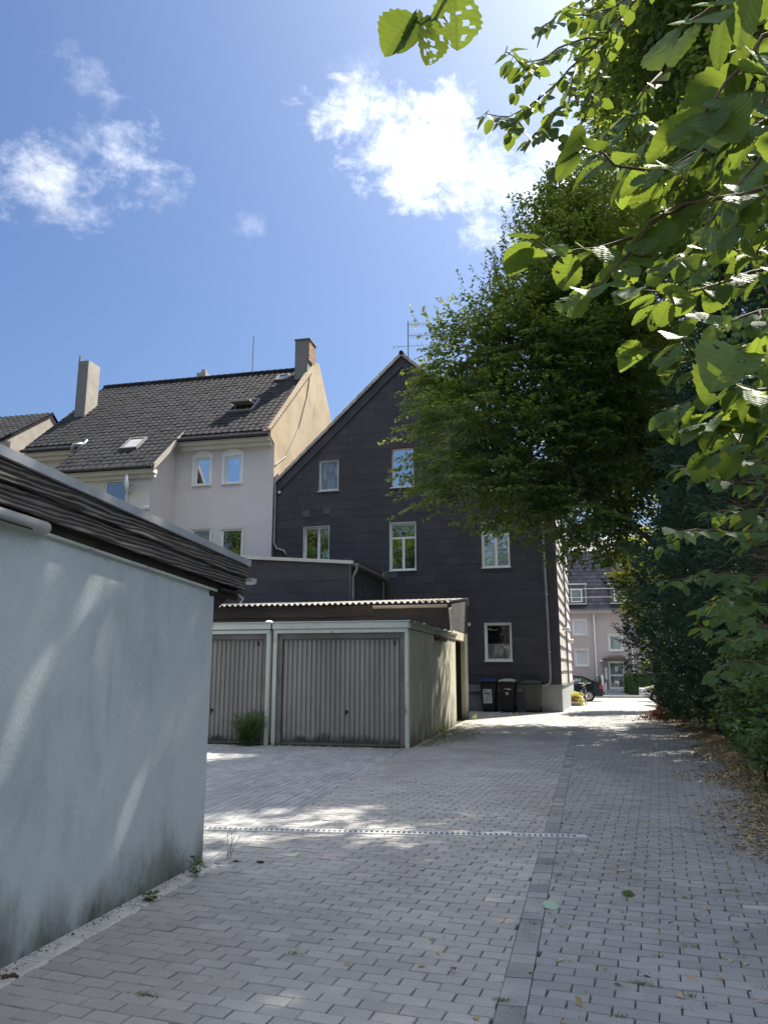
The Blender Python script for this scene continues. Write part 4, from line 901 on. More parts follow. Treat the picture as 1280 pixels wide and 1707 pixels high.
# roof planes under the tiles
rf = MB(); u0 = RZ - BS * (RY - EY)
def rz(y): return RZ - BS * (RY - y)
for x0, x1, ya in ((LX, -20.35, EY), (-20.35, -15.75, 26.92), (-15.75, GX - .161, EY)):
    rf.hexa([(x0, ya, rz(ya) - .12), (x1, ya, rz(ya) - .12), (x1, RY, RZ - .12), (x0, RY, RZ - .12), (x0, ya, rz(ya)), (x1, ya, rz(ya)), (x1, RY, RZ), (x0, RY, RZ)])
rf.add([(LX, RY, RZ), (GX - .161, RY, RZ), (GX - .161, 40.2, 11.5), (LX, 40.2, 11.5)], [(0, 1, 2, 3)])
roof = rf.build('roof', 'roofdark', be, world=True)
def tile_roof(parent, spans, ye, yr, zf, slope, tw=.30, th=.345, xr=None):
    cs = 1 / math.sqrt(1 + slope * slope); mb = MB(); sy, sz = cs, slope * cs
    n = int((yr - ye) / (th * cs)) + 1
    prof = [(0, .012), (.10, .004), (.22, .0), (.40, .0), (.55, .006), (.68, .026), (.84, .034), (1.0, .012)]
    for j in range(n):
        y0 = ye + j * th * cs; y1 = min(y0 + (th + .05) * cs, yr)
        for x0, x1, yl in spans:
            if y0 < yl - .01: continue
            k = int(round((x1 - x0) / tw)); w = (x1 - x0) / k
            for i in range(k):
                xx = x0 + i * w; jj = random.uniform(-.006, .006); V = []; nx = 0.0
                for u, h in prof:
                    for yy, lift in ((y0, .030), (y1, .010)):
                        hh = h + lift + jj; V.append((xx + u * w, yy - sz * hh, zf(yy) + cs * hh))
                for u, h in prof:
                    V.append((xx + u * w, y0, zf(y0) + .0))
                F = [(2 * q, 2 * q + 2, 2 * q + 3, 2 * q + 1) for q in range(7)] + [(16 + q, 17 + q, 2 * q + 2, 2 * q) for q in range(7)]
                mb.add(V, F, random.random())
    o = mb.build('roof_tiles', 'roofdark', parent, world=True); tag(o, kind='stuff'); return o
tile_roof(roof, [(LX, -20.35, EY), (-20.35, -15.75, 26.92), (-15.75, GX - .12, EY)], 26.92, RY, rz, BS)
rt = MB(); rt.tube([(0, 0, 0), (.36, 0, .012)], [.115, .13], 9); rt.r = [0] * len(rt.v); rm = rt.mesh('ridge_tile', 'roofdark')
x = LX
while x < GX - .6:
    o = new_obj('ridge_tile', rm, roof); o.location = Vector((x, RY, RZ + .02)) - bo; x += .335
# reddish tiles along the gable edge
for i in range(22):
    t = i / 22; y = EY + (RY - .6 - EY) * t; q = MB(); q.hexa([(GX - .34, y, rz(y) + .02), (GX + .03, y, rz(y) + .06), (GX + .03, y + .27, rz(y + .27) + .04), (GX - .34, y + .27, rz(y + .27)), (GX - .34, y, rz(y) + .10), (GX + .03, y, rz(y) + .13), (GX + .03, y + .27, rz(y + .27) + .08), (GX - .34, y + .27, rz(y + .27) + .06)])
    q.r = [0.0] * 8; q.build('verge_tile', 'redtile', roof, world=True)
# eaves: gutter and cream cornices
for x0, x1, ya, yw in ((LX, -20.3, EY, 29.3), (-20.35, -15.75, 26.92, 27.35), (-15.78, GX, EY, 29.3)):
    z = rz(ya)
    q = MB(); q.tube([(x0, ya - .06, z - .04), (x1, ya - .06, z - .05)], .065, 8); q.build('gutter', 'verge', roof, world=True)
    q = MB(); q.box(x0 + .06, x1 - .04, ya + .10, yw + .02, z - .28, z - .10); q.box(x0 + .08, x1 - .06, ya + .26, yw + .02, z - .44, z - .281); q.build('cornice', 'beigetrim', be, world=True, bevel=.01)
q = MB(); q.hexa([(-15.86, 26.95, rz(26.95) - .22), (-15.70, 26.95, rz(26.95) - .22), (-15.70, 29.2, rz(29.2) - .22), (-15.86, 29.2, rz(29.2) - .22), (-15.86, 26.95, rz(26.95) + .05), (-15.70, 26.95, rz(26.95) + .05), (-15.70, 29.2, rz(29.2) + .05), (-15.86, 29.2, rz(29.2) + .05)]); q.build('bay_verge', 'chimneypale', roof, world=True)
for i, r in enumerate(BW):
    window(be, fB, *r, pane='glassblue' if i < 2 else ('glasscurtain' if i == 2 else 'glasstree'), depth=.10, fw=.08, trim=.10 if i > 1 else 0, sill=True)
    if i < 2:    # segmental arch and jamb trim over the upper pair
        q = MB(); c = (r[0] + r[1]) / 2; hw = (r[1] - r[0]) / 2; n = 12
        fB.box(q, r[0] - .11, r[0] - .001, r[2] - .05, r[3], .0, .045); fB.box(q, r[1] + .001, r[1] + .11, r[2] - .05, r[3], .0, .045)
        for k in range(n):
            a0 = -1 + 2 * k / n; a1 = -1 + 2 * (k + 1) / n; h = lambda a: r[3] + .20 * (1 - a * a)
            xs = (c + a0 * (hw + .11), c + a1 * (hw + .11)); 
            q.hexa([fB.P(xs[0], r[3] + .001, 0), fB.P(xs[1], r[3] + .001, 0), fB.P(xs[1], r[3] + .001, .02), fB.P(xs[0], r[3] + .001, .02), fB.P(xs[0], h(a0) + .02, 0), fB.P(xs[1], h(a1) + .02, 0), fB.P(xs[1], h(a1) + .02, .02), fB.P(xs[0], h(a0) + .02, .02)])
            q.hexa([fB.P(xs[0], h(a0), .021), fB.P(xs[1], h(a1), .021), fB.P(xs[1], h(a1), .05), fB.P(xs[0], h(a0), .05), fB.P(xs[0], h(a0) + .10, .021), fB.P(xs[1], h(a1) + .10, .021), fB.P(xs[1], h(a1) + .10, .05), fB.P(xs[0], h(a0) + .10, .05)])
        q.build('arched_surround', 'white', be)
window(be, fC, *BB[0], pane='glasstree', depth=.10, fw=.08, trim=.11)
# chimneys
q = MB(); q.box(-22.85, -22.33, 31.5, 32.45, 13.0, 16.45); c1 = q.build('chimney', 'chimney', be, world=True)
q = MB(); q.box(-22.329, -22.27, 31.5, 32.45, 13.0, 16.46); q.build('sunlit_side', 'chimneypale', c1, world=True)  # paler face: sunlight on this side of the chimney put into the colour
q = MB(); q.tube([(-22.82, 31.55, 16.4), (-22.82, 31.55, 16.75)], .04, 6); q.build('rod', 'chimney', c1, world=True)
q = MB(); q.box(-12.27, -11.62, 33.5, 34.5, 15.0, 17.35); c2 = q.build('chimney', 'chimney', be, world=True)
q = MB()
for j in range(13):
    for i in range(5):
        y = 33.52 + i * .265 - (j % 2) * .13; z = 16.28 + j * .083
        y0, y1 = max(33.5, y), min(34.5, y + .25)
        if y1 > y0: q.box(-11.62, -11.55 + random.uniform(0, .006), y0, y1, z, z + .072)
tag(q.build('brickwork', 'clinker', c2, world=True), kind='stuff')
q = MB(); q.box(-12.31, -11.5, 33.46, 34.54, 17.351, 17.41); q.build('cap', 'chimney', c2, world=True)
q = MB(); q.box(-18.2, -17.7, 34.9, 35.5, 15.6, 16.75); q.lathe([(.16, 16.75), (.14, 17.0), (0, 17.0)], (-17.95, 35.2, 0), 10); q.build('chimney', 'chimneypale', be, world=True)
# roof windows, soil vent, rod, cable
def roofwin(x0, x1, y0, y1, open_=False):
    d = 1 / math.sqrt(1 + BS * BS); up = Vector((0, -BS * d, d))
    def P(x, y, h): return Vector((x, y, rz(y))) + up * h
    q = MB(); t = .07
    for a, b, c, e in ((x0, x0 + t, y0, y1), (x1 - t, x1, y0, y1), (x0 + t, x1 - t, y0, y0 + t), (x0 + t, x1 - t, y1 - t, y1)):
        q.hexa([P(a, c, 0), P(b, c, 0), P(b, e, 0), P(a, e, 0), P(a, c, .13), P(b, c, .13), P(b, e, .13), P(a, e, .13)])
    w = q.build('roof_window', 'chimney', roof, world=True)
    if not open_:
        q = MB(); q.quad(P(x0 + t, y0 + t, .1), P(x1 - t, y0 + t, .1), P(x1 - t, y1 - t, .1), P(x0 + t, y1 - t, .1)); q.build('pane', 'glasstree', w, world=True)
    else:
        q = MB(); q.quad(P(x0 + t, y0 + t, .05), P(x1 - t, y0 + t, .05), P(x1 - t, y1 - t, .05), P(x0 + t, y1 - t, .05)); q.build('opening', 'glassdark', w, world=True)
        ym = (y0 + y1) / 2; zc = rz(ym) + .12
        q = MB(); a = Vector((0, math.cos(R(4)), math.sin(R(4)))); b = Vector((0, -math.sin(R(4)), math.cos(R(4)))); h = (y1 - y0) * .62; o = Vector((0, ym, zc))
        for xa, xb in ((x0 + .09, x1 - .09),):
            q.hexa([Vector((xa, 0, 0)) + o - a * h, Vector((xb, 0, 0)) + o - a * h, Vector((xb, 0, 0)) + o + a * h, Vector((xa, 0, 0)) + o + a * h] + [Vector((x, 0, 0)) + o + a * s * h + b * .07 for x, s in ((xa, -1), (xb, -1), (xb, 1), (xa, 1))])
        q.build('sash', 'chimneypale', w, world=True)
roofwin(-18.05, -17.25, 28.15, 28.95)
roofwin(-14.35, -13.2, 30.65, 31.65, True)
roofwin(-13.25, -12.65, 33.5, 34.05)
q = MB(); y = 28.3; q.tube([(-20.5, y, rz(y)), (-20.45, y, rz(y) + .35), (-20.2, y + .3, rz(y) + .45)], .07, 8); q.tube([(-20.3, 28.35, rz(28.35)), (-20.05, 28.7, rz(28.7) + .3)], .05, 8); q.build('vent_pipe', 'greypipe', roof, smooth=True, world=True)
q = MB(); q.tube([(-14.95, RY, RZ), (-14.95, RY, RZ + 2.1)], .022, 6); q.build('roof_rod', 'chimney', roof, world=True)
q = MB(); q.tube([(GX + .02, 33.6, 15.4), (GX + .03, 33.2, 14.2), (GX + .03, 32.2, 12.4), (GX + .03, 30.6, 10.6), (GX + .03, 29.4, 9.9)], .022, 6); q.build('slack_cable', 'cable', be, world=True)
di = thing('satellite_dish', 'white satellite dish seen edge on beside the bay window of the mauve house', 'dish', (-16.9, 27.3, 8.5))
q = MB(); q.lathe([(0, 0), (.15, .01), (.30, .045), (.42, .10), (.43, .10), (.30, .035), (.15, -.01), (0, -.02)], (0, 0, 0), 24, 'x'); o = q.build('reflector', 'white', di, smooth=True); o.rotation_euler = (0, R(-8), R(37)); o.location = (0, -.45, .25)
q = MB(); q.tube([(0, .05, 0), (0, -.35, 0), (-.04, -.45, .2)], .025, 8); q.build('wall_arm', 'greypipe', di)
q = MB(); q.tube([(0, -.42, -.1), (.35, -.55, .2)], .012, 6); q.lathe([(0, 0), (.04, 0), (.04, .1), (0, .1)], (.33, -.55, .2), 8, 'x'); q.build('feed_arm', 'greypipe', di)
sc = thing('wall_floodlight', 'small grey floodlight on the corner of the mauve bay wall', 'lamp', (-16.12, 27.3, 7.8))
q = MB(); q.tube([(0, .05, -.15), (0, -.2, -.1)], .03, 6); q.build('arm', 'greypipe', sc); q = MB(); q.lathe([(0, 0), (.09, .02), (.13, .2), (.10, .26), (0, .27)], (.0, -.25, -.02), 10, 'x'); q.build('head', 'whiteold', sc)
# house at the far left
fl = thing('gabled_house', 'pale rendered house with dark tiled roof at the far left edge', 'house', (-28, 31, 0))
g = MB(); g.prism([(28.6, 0), (36, 0), (36, 10.9), (32.0, 14.0), (28.2, 11.35)], 'x', -24.9, -24.5); g.build('gable_wall', 'chimneypale', fl, world=True)
g = MB(); g.box(-34, -24.91, 28.65, 36, 0, 11.3); g.build('wall', 'chimneypale', fl, world=True)
def rz2(y): return 14.05 - .70 * (32.0 - y)
g = MB(); g.hexa([(-34, 28.0, rz2(28) - .1), (-24.4, 28.0, rz2(28) - .1), (-24.4, 32, 13.95), (-34, 32, 13.95), (-34, 28.0, rz2(28)), (-24.4, 28.0, rz2(28)), (-24.4, 32, 14.05), (-34, 32, 14.05)]); g.add([(-34, 32, 14.05), (-24.4, 32, 14.05), (-24.4, 36.3, 10.8), (-34, 36.3, 10.8)], [(0, 1, 2, 3)])
r2 = g.build('roof', 'roofdark', fl, world=True)
tile_roof(r2, [(-31, -24.35, 28)], 28.0, 32.0, rz2, .70)

# ------------------------------------------------------------------ apartment house across the street
fa_ = thing('apartment_house', 'pink grey apartment house with slate mansard roof across the street', 'building', (3, 60, 0))
fo = Vector(fa_.location); ff = Frame(Vector((0, 60, 0)) - fo, (1, 0, 0), (0, -1, 0))
FW = [(.60, 1.53, 4.02, 5.15), (.65, 1.57, 1.74, 2.90), (3.13, 4.05, 2.86, 3.98), (-2.6, -1.6, 4.02, 5.15), (-2.6, -1.6, 1.74, 2.9), (6.0, 7.0, 4.02, 5.15), (6.0, 7.0, 1.74, 2.9)]
DOOR = (2.98, 4.10, .02, 2.05)
wall_sheet(fa_, ff, [(-12, -.4), (14, -.4), (14, 5.7), (-12, 5.7)], FW + [DOOR], 'farwall')
for i, r in enumerate(FW): window(fa_, ff, *r, pane='glassnet' if i == 2 else 'glassshut', depth=.10, fw=.07, trim=.11, sill=i == 2, reveal='white')
q = MB(); ff.box(q, -12, 14, 5.62, 5.80, .0, .38); ff.box(q, -12, 14, 5.50, 5.619, .0, .2); q.build('cornice', 'farwall', fa_)
q = MB(); ff.box(q, -12, 14, 5.801, 5.9, .20, .45); q.build('gutter', 'chimney', fa_)
q = MB()
for j in range(15):      # slate courses of the steep mansard
    z0 = 5.9 + j * .30; y0 = -.12 - j * .10
    x = -12 + (j % 2) * .2
    while x < 14:
        w = .40; q.hexa([ff.P(x, z0, y0 + .10), ff.P(x + w - .015, z0, y0 + .10), ff.P(x + w - .015, z0, y0 - .1), ff.P(x, z0, y0 - .1), ff.P(x, z0 + .30, y0 - .04), ff.P(x + w - .015, z0 + .30, y0 - .04), ff.P(x + w - .015, z0 + .30, y0 - .2), ff.P(x, z0 + .30, y0 - .2)]); x += w
q.add([ff.P(-12, 5.85, -.16), ff.P(14, 5.85, -.16), ff.P(14, 10.5, -1.72), ff.P(-12, 10.5, -1.72)], [(0, 1, 2, 3)])
mr = q.build('mansard_roof', 'farroof', fa_)
q = MB(); q.add([ff.P(-12, 10.4, -1.6), ff.P(14, 10.4, -1.6), ff.P(14, 12.5, -7), ff.P(-12, 12.5, -7)], [(0, 1, 2, 3)]); q.build('upper_roof', 'farroof', fa_)
for x0, x1 in ((.28, 1.62), (3.4, 4.75), (-3.0, -1.66)):
    q = MB(); ff.box(q, x0, x1, 6.35, 7.75, -1.0, .05); dm = q.build('dormer', 'farroof', mr)
    q = MB(); ff.box(q, x0 - .12, x1 + .12, 7.751, 7.86, -1.0, .16); q.build('dormer_roof', 'whiteold', dm)
    q = MB(); ff.box(q, x0 - .05, x1 + .05, 6.28, 6.349, -.1, .12); ff.box(q, x1 + .001, x1 + .05, 6.35, 7.75, -.2, .08); q.build('dormer_trim', 'whiteold', dm)
    c = (x0 + x1) / 2; q = MB(); ff.box(q, c - .42, c + .42, 6.45, 7.45, .051, .075); w = q.build('window', 'white', dm); q = MB(); ff.box(q, c - .34, c + .34, 6.53, 7.37, .076, .082); q.build('pane', 'glassnet', w)
for x in (2.12, 4.72, -3.6):
    q = MB(); q.tube([ff.P(x, 5.6, .12), ff.P(x, .1, .12)], .06, 8); q.build('downpipe', 'white', fa_)
# entrance
q = MB(); n = 10; c = 3.56
for k in range(n):
    a0, a1 = -1 + 2 * k / n, -1 + 2 * (k + 1) / n; h = lambda a: 2.22 + .22 * (1 - a * a)
    q.hexa([ff.P(c + a0 * .98, h(a0), 0), ff.P(c + a1 * .98, h(a1), 0), ff.P(c + a1 * .98, h(a1), .55), ff.P(c + a0 * .98, h(a0), .55), ff.P(c + a0 * .98, h(a0) + .08, 0), ff.P(c + a1 * .98, h(a1) + .08, 0), ff.P(c + a1 * .98, h(a1) + .08, .55), ff.P(c + a0 * .98, h(a0) + .08, .55)])
q.build('arched_canopy', 'doorstone', fa_)
q = MB(); ff.box(q, 2.62, 2.975, -.1, 2.2, .0, .14); ff.box(q, 4.105, 4.42, -.1, 2.2, .0, .14); ff.box(q, 2.976, 4.104, 2.06, 2.25, 0, .14); q.build('door_surround', 'doorstone', fa_)
q = MB(); ff.box(q, 2.99, 3.10, .03, 2.04, -.09, -.04); ff.box(q, 3.98, 4.09, .03, 2.04, -.09, -.04); ff.box(q, 3.101, 3.979, .03, .22, -.09, -.04); ff.box(q, 3.101, 3.979, 1.0, 1.12, -.09, -.04); ff.box(q, 3.101, 3.979, 1.93, 2.04, -.09, -.04); dd = q.build('door', 'white', fa_)
for z0, z1 in ((.22, 1.0), (1.12, 1.93)):
    q = MB(); q.quad(ff.P(3.10, z0, -.07), ff.P(3.98, z0, -.07), ff.P(3.98, z1, -.07), ff.P(3.10, z1, -.07)); q.build('pane', 'glasscurtain', dd)
q = MB(); ff.box(q, 3.42, 3.66, 1.35, 1.72, -.066, -.06); q.build('notice', 'paper', dd)
q = MB(); ff.box(q, 2.69, 2.87, .75, 1.6, .141, .2); q.build('letter_boxes', 'whiteold', fa_)
q = MB(); q.lathe([(0, 0), (.12, 0), (.12, .1), (0, .12)], tuple(ff.P(2.50, 2.05, .12)), 10); q.build('porch_lamp', 'white', fa_)
po = thing('gate_post', 'slim white post beside the blue grey path to the far door', 'post', (2.40, 57.5, -.15))
q = MB(); q.box(-.07, .07, -.07, .07, -.1, 1.25); q.build('post', 'white', po); q = MB(); q.box(.12, .26, -.06, .08, -.1, .72); q.build('meter_box', 'whiteold', po)
for z, y0 in ((6.55, 50), (6.02, 50)):
    q = MB(); n = 12; pts = [(-12 + 30 * i / n, y0, z + .25 * ((2 * i / n - 1) ** 2) - .10) for i in range(n + 1)]; q.tube(pts, .016, 5)
    tag(q.build('overhead_wire', 'white', None), 'upper pale overhead wire crossing before the far dormers' if z > 6.3 else 'lower pale overhead wire crossing before the far dormers', 'wire', 'wires over the street')

# ------------------------------------------------------------------ wheelie bins
def bin_(x, y, w, h, body, lid, label, rz_):
    t = thing('wheelie_bin', label, 'bin', (x, y, 0), rz_, 'wheelie bins by the shingled house')
    d = w * 1.2; b, tt = .39 * w, .5 * w; z0, z1 = .06, h - .10
    q = MB(); yb = .1
    q.hexa([(-b, -d * .36, z0), (b, -d * .36, z0), (b, d * .36, z0), (-b, d * .36, z0), (-tt, -d * .5, z1), (tt, -d * .5, z1), (tt, d * .5, z1), (-tt, d * .5, z1)])
    q.box(-tt - .015, tt + .015, -d * .5 - .02, d * .5 + .01, z1 + .001, z1 + .045)
    q.build('body', body, t, bevel=.02)
    q = MB(); n = 8; V = []; F = []      # domed lid with a raised middle and a front lip
    prof = [(-d * .56, z1 + .05, 0), (-d * .55, z1 + .085, 0), (-d * .3, z1 + .11, .018), (0, z1 + .12, .022), (d * .3, z1 + .11, .018), (d * .52, z1 + .08, 0)]
    xs = [-tt - .03, -tt * .8, -tt * .55, 0, tt * .55, tt * .8, tt + .03]
    for yy, zz, c in prof:
        for i, xx in enumerate(xs): V.append((xx, yy, zz + (c if 1 < i < 5 else 0) - (.02 if i in (0, 6) else 0)))
    m_ = len(xs)
    for j in range(len(prof) - 1):
        for i in range(m_ - 1): F.append((j * m_ + i, j * m_ + i + 1, (j + 1) * m_ + i + 1, (j + 1) * m_ + i))
    q.add(V, F); o = q.build('lid', lid, t); s = o.modifiers.new('thick', 'SOLIDIFY'); s.thickness = .03
    q = MB(); q.tube([(-tt * .8, d * .58, z1 + .05), (tt * .8, d * .58, z1 + .05)], .018, 8); q.build('handle', body, t)
    for sx in (-1, 1):
        q = MB(); q.lathe([(0, -.03), (.10, -.03), (.11, 0), (.10, .03), (0, .03)], (sx * (b + .01), d * .36, .11), 14, 'x'); q.build('wheel', 'black', t)
    return t, d, b, tt, z0, z1
# rests on the paving in front of the facade
yb = 28.62
t, d, b, tt, z0, z1 = bin_(-2.78, yb + .10, .55, 1.12, 'binblack', 'binblue', 'black wheelie bin with blue lid and a white notice, leftmost of three', R(-2))
def front_y(z): return -d * .36 + (-d * .14) * (z - z0) / (z1 - z0) - .006
q = MB(); q.quad((-.17, front_y(.30), .30), (.14, front_y(.30), .30), (.13, front_y(.80), .80), (-.18, front_y(.80), .80)); nt_ = q.build('notice', 'paper', t)
q = MB()
for a, bb, z, h in ((-.15, -.04, .735, .03), (-.14, .10, .675, .018), (-.15, .02, .615, .04), (.0, .11, .605, .03), (-.04, .10, .55, .014), (-.10, .09, .50, .010), (-.13, .08, .46, .008), (-.12, .09, .42, .008), (-.11, .06, .385, .008)):
    q.quad((a, front_y(z) - .003, z), (bb, front_y(z) - .003, z), (bb, front_y(z + h) - .003, z + h), (a, front_y(z + h) - .003, z + h))
q.build('print', 'ink', nt_)
t, d, b, tt, z0, z1 = bin_(-2.09, yb + .07, .53, 1.12, 'binblack', 'binpale', 'black wheelie bin with pale green lid and white handwriting, middle of three', R(-4))
q = MB(); x = -.10
pts = [(-.10, .83), (-.07, .80), (-.05, .83), (-.03, .80), (.0, .84), (.02, .79), (.05, .84), (.06, .79), (.09, .82), (.12, .80), (.15, .79)]
q.tube([(a, front_y(z) - .004, z) for a, z in pts], .011, 5); q.tube([(-.02, front_y(.79) - .004, .785), (.12, front_y(.79) - .004, .775)], .008, 5); q.build('lettering', 'paper', t)
q = MB(); q.quad((-.06, front_y(.60), .60), (.05, front_y(.60), .60), (.05, front_y(.70), .70), (-.06, front_y(.70), .70)); q.build('sticker', 'stone', t)
bin_(-1.24, yb + .05, .63, 1.08, 'bingrey', 'bingrey', 'faded grey wheelie bin without any marking, rightmost of three', R(-3))
q = MB()
for i in range(14):
    x = random.uniform(-2.3, -1.5); r = random.uniform(.02, .06); q.lathe([(r, 0), (r * .8, r * .4), (0, r * .5)], (x, 27.98 + random.uniform(-.1, .12), .0), 6)
tag(q.build('litter', 'clod', None), kind='stuff')

# ------------------------------------------------------------------ cars
def car(label, x, y, z, paint, flip, dy=0):
    t = thing('parked_car', label, 'car', (x, y, z), 0 if not flip else math.pi, 'cars parked on the street')
    L, W = 4.2, 1.74        # front towards -X
    prof = [(-2.1, .32), (-2.12, .55), (-2.02, .74), (-1.2, .92), (-.95, .96), (-.25, 1.40), (.25, 1.47), (.95, 1.44), (1.62, 1.16), (1.98, 1.02), (2.08, .84), (2.10, .55), (2.04, .30)]
    def sect(xx, zz): return W / 2 * (1 - .16 * max(0, (zz - .92) / .55)) * (1 - .10 * max(0, (abs(xx) - 1.6) / .5))
    q = MB(); n = len(prof); V = []
    for sgn in (-1, 1):
        for xx, zz in prof: V.append((xx, sgn * sect(xx, zz), zz))
    F = []
    for i in range(n): j = (i + 1) % n; F.append((i, j, n + j, n + i))
    belt = []
    q.add(V, F)
    # sides with wheel arches
    for sgn in (-1, 1):
        arch = []
        for cx in (-1.30, 1.28):
            arch.append([(cx + .36 * math.cos(a), .30 + .36 * math.sin(a)) for a in [math.pi - math.pi * k / 10 for k in range(11)]])
        lower = [prof[0]] + arch[0] + arch[1] + [prof[-1]]
        poly = lower + list(reversed(prof[1:-1]))
        q.add([(xx, sgn * sect(xx, zz), zz) for xx, zz in poly], [tuple(range(len(poly)))])
    q.build('body', paint, t, bevel=.03)
    gl = [[(-.82, .98), (-.22, 1.34), (.30, 1.40), (.30, .97)], [(.36, .97), (.36, 1.40), (.92, 1.37), (1.30, 1.16), (1.28, 1.02)]]
    for sgn in (-1, 1):
        for g_ in gl:
            q = MB(); q.add([(a, sgn * (sect(a, c) + .006), c) for a, c in g_], [tuple(range(len(g_)))]); q.build('window', 'carglass', t)
    for (a, c), (e, h) in (((-.90, 1.0), (-.30, 1.38)), ((1.02, 1.42), (1.60, 1.185))):
        q = MB(); s1, s2 = sect(a, c) - .1, sect(e, h) - .12; k = .012
        q.add([(a, -s1, c + k), (a, s1, c + k), (e, s2, h + k), (e, -s2, h + k)], [(0, 1, 2, 3)]); q.build('windscreen', 'carglass', t)
    for sgn in (-1, 1):
        q = MB(); q.box(1.86, 2.085, sgn * .78 - .09, sgn * .78 + .09, .72, .95); q.build('tail_light', 'taillight', t, bevel=.02)
        q = MB(); q.box(-2.10, -1.85, sgn * .70 - .12, sgn * .70 + .12, .62, .76); q.build('headlight', 'white', t, bevel=.02)
        for cx in (-1.30, 1.28):
            q = MB(); q.lathe([(.20, -.09), (.30, -.10), (.315, -.05), (.315, .05), (.30, .10), (.20, .09)], (cx, sgn * .78, .315), 24, 'y'); w = q.build('wheel', 'black', t, smooth=True)
            q = MB(); yy = sgn * .875; q.lathe([(.205, 0), (.205, -sgn * .03), (.17, -sgn * .03)], (cx, yy, .315), 24, 'y')
            for k in range(7):
                a = 2 * math.pi * k / 7; c_, s_ = math.cos(a), math.sin(a); hw = .035
                q.hexa([(cx + c_ * r - s_ * hw * u, yy + dd_, .315 + s_ * r + c_ * hw * u) for dd_ in (-sgn * .04, -sgn * .01) for r, u in ((.03, -1), (.03, 1), (.2, 1.1), (.2, -1.1))])
            q.build('rim', 'alloy', w)
    q = MB(); q.box(2.0, 2.15, -.78, .78, .36, .58); q.build('bumper', paint, t, bevel=.04)
    return t
car('black hatchback parked on the street, rear end beside the house corner', -.12, 47.6, -.33, 'carpaint', False)
car('silver car mostly hidden behind the hedge at the end of the lane', 6.15, 47.6, -.33, 'carsilver', False)

# ------------------------------------------------------------------ bicycle, planters, doorstep
bi = thing('bicycle', 'dark bicycle leaning beyond the planters by the house corner', 'bicycle', (.70, 37.4, ground_z(37.4)), R(70))
bi.rotation_euler = (0, R(0), R(78))
def bike_wheel(x):
    q = MB(); n = 28; pts = [(x + .33 * math.cos(2 * math.pi * k / n), 0, .345 + .33 * math.sin(2 * math.pi * k / n)) for k in range(n + 1)]
    q.tube(pts, .018, 6, False); w = q.build('wheel', 'black', bi)
    q = MB()
    for k in range(14):
        a = 2 * math.pi * k / 14; q.tube([(x, .012 * (-1) ** k, .345), (x + .31 * math.cos(a), 0, .345 + .31 * math.sin(a))], .0022, 3)
    q.build('spokes', 'steel', w)
bike_wheel(-.52); bike_wheel(.52)
q = MB(); S_ = (-.18, 0, .78); B_ = (-.08, 0, .30); H_ = (.36, 0, .78)
for a, b in ((S_, B_), (B_, (.38, 0, .68)), (S_, H_), (B_, (-.52, 0, .345)), (S_, (-.52, 0, .345)), ((.35, 0, .86), (.52, 0, .345))): q.tube([a, b], .016, 6)
q.build('frame', 'carpaint', bi)
q = MB(); q.tube([(.34, -.28, 1.0), (.36, -.1, .99), (.35, 0, .92), (.36, .1, .99), (.34, .28, 1.0)], .013, 6); q.build('handlebar', 'steel', bi)
q = MB(); q.lathe([(0, .84), (.09, .85), (.10, .88), (.06, .90), (0, .90)], (-.2, 0, 0), 10); q.box(-.14, .04, -.025, .025, .86, .89); q.build('saddle', 'black', bi, bevel=.01)

# ------------------------------------------------------------------ leaves
DIAMOND = (np.array([(0, 0, 0), (.48, -.5, .10), (1, 0, -.08), (.48, .5, .10)]), [(0, 1, 2), (0, 2, 3)])
OVAL = (np.array([(0, 0, 0), (.20, -.40, .05), (.55, -.48, .06), (.85, -.25, -.02), (1.02, 0, -.12), (.85, .25, -.02), (.55, .48, .06), (.20, .40, .05), (.5, 0, -.02)]),
        [(0, 1, 8), (1, 2, 8), (2, 3, 8), (3, 4, 8), (4, 5, 8), (5, 6, 8), (6, 7, 8), (7, 0, 8)])
BLADE = (np.array([(0, -.5, 0), (1, 0, .0), (0, .5, 0)]), [(0, 1, 2)])
def unit(a): return a / np.maximum(np.linalg.norm(a, axis=-1, keepdims=True), 1e-9)
def leaves(name, mat, parent, pos, d, nrm, length, width, tmpl=DIAMOND, kind=None, uv=False):
    """one mesh of many leaves: blade base at pos, pointing along d, face towards nrm"""
    tv, tf = tmpl; n = len(pos); k = len(tv)
    d = unit(d); s = unit(np.cross(nrm, d)); w = np.cross(d, s)
    L = np.broadcast_to(np.asarray(length, float), (n,))[:, None, None]; W = np.broadcast_to(np.asarray(width, float), (n,))[:, None, None]
    V = pos[:, None, :] + d[:, None, :] * tv[None, :, 0:1] * L + s[:, None, :] * tv[None, :, 1:2] * W + w[:, None, :] * tv[None, :, 2:3] * L
    if parent is not None: V = V - np.array(root_matrix(parent).translation)
    V = V.reshape(-1, 3); fs = np.array(tf); fl = fs.shape[1]
    F = (np.arange(n)[:, None, None] * k + fs[None]).reshape(-1)
    me = bpy.data.meshes.new(name); me.vertices.add(len(V)); me.vertices.foreach_set('co', V.ravel())
    nf = len(F) // fl; me.loops.add(len(F)); me.loops.foreach_set('vertex_index', F.astype(np.int32))
    me.polygons.add(nf); me.polygons.foreach_set('loop_start', np.arange(0, len(F), fl, dtype=np.int32)); me.polygons.foreach_set('loop_total', np.full(nf, fl, np.int32))
    a = me.attributes.new('rnd', 'FLOAT', 'POINT'); a.data.foreach_set('value', np.repeat(rng.random(n), k).astype(np.float32))
    me.materials.append(MAT[mat]); me.update(calc_edges=True); me.validate()
    o = new_obj(name, me, parent); tag(o, kind=kind); return o
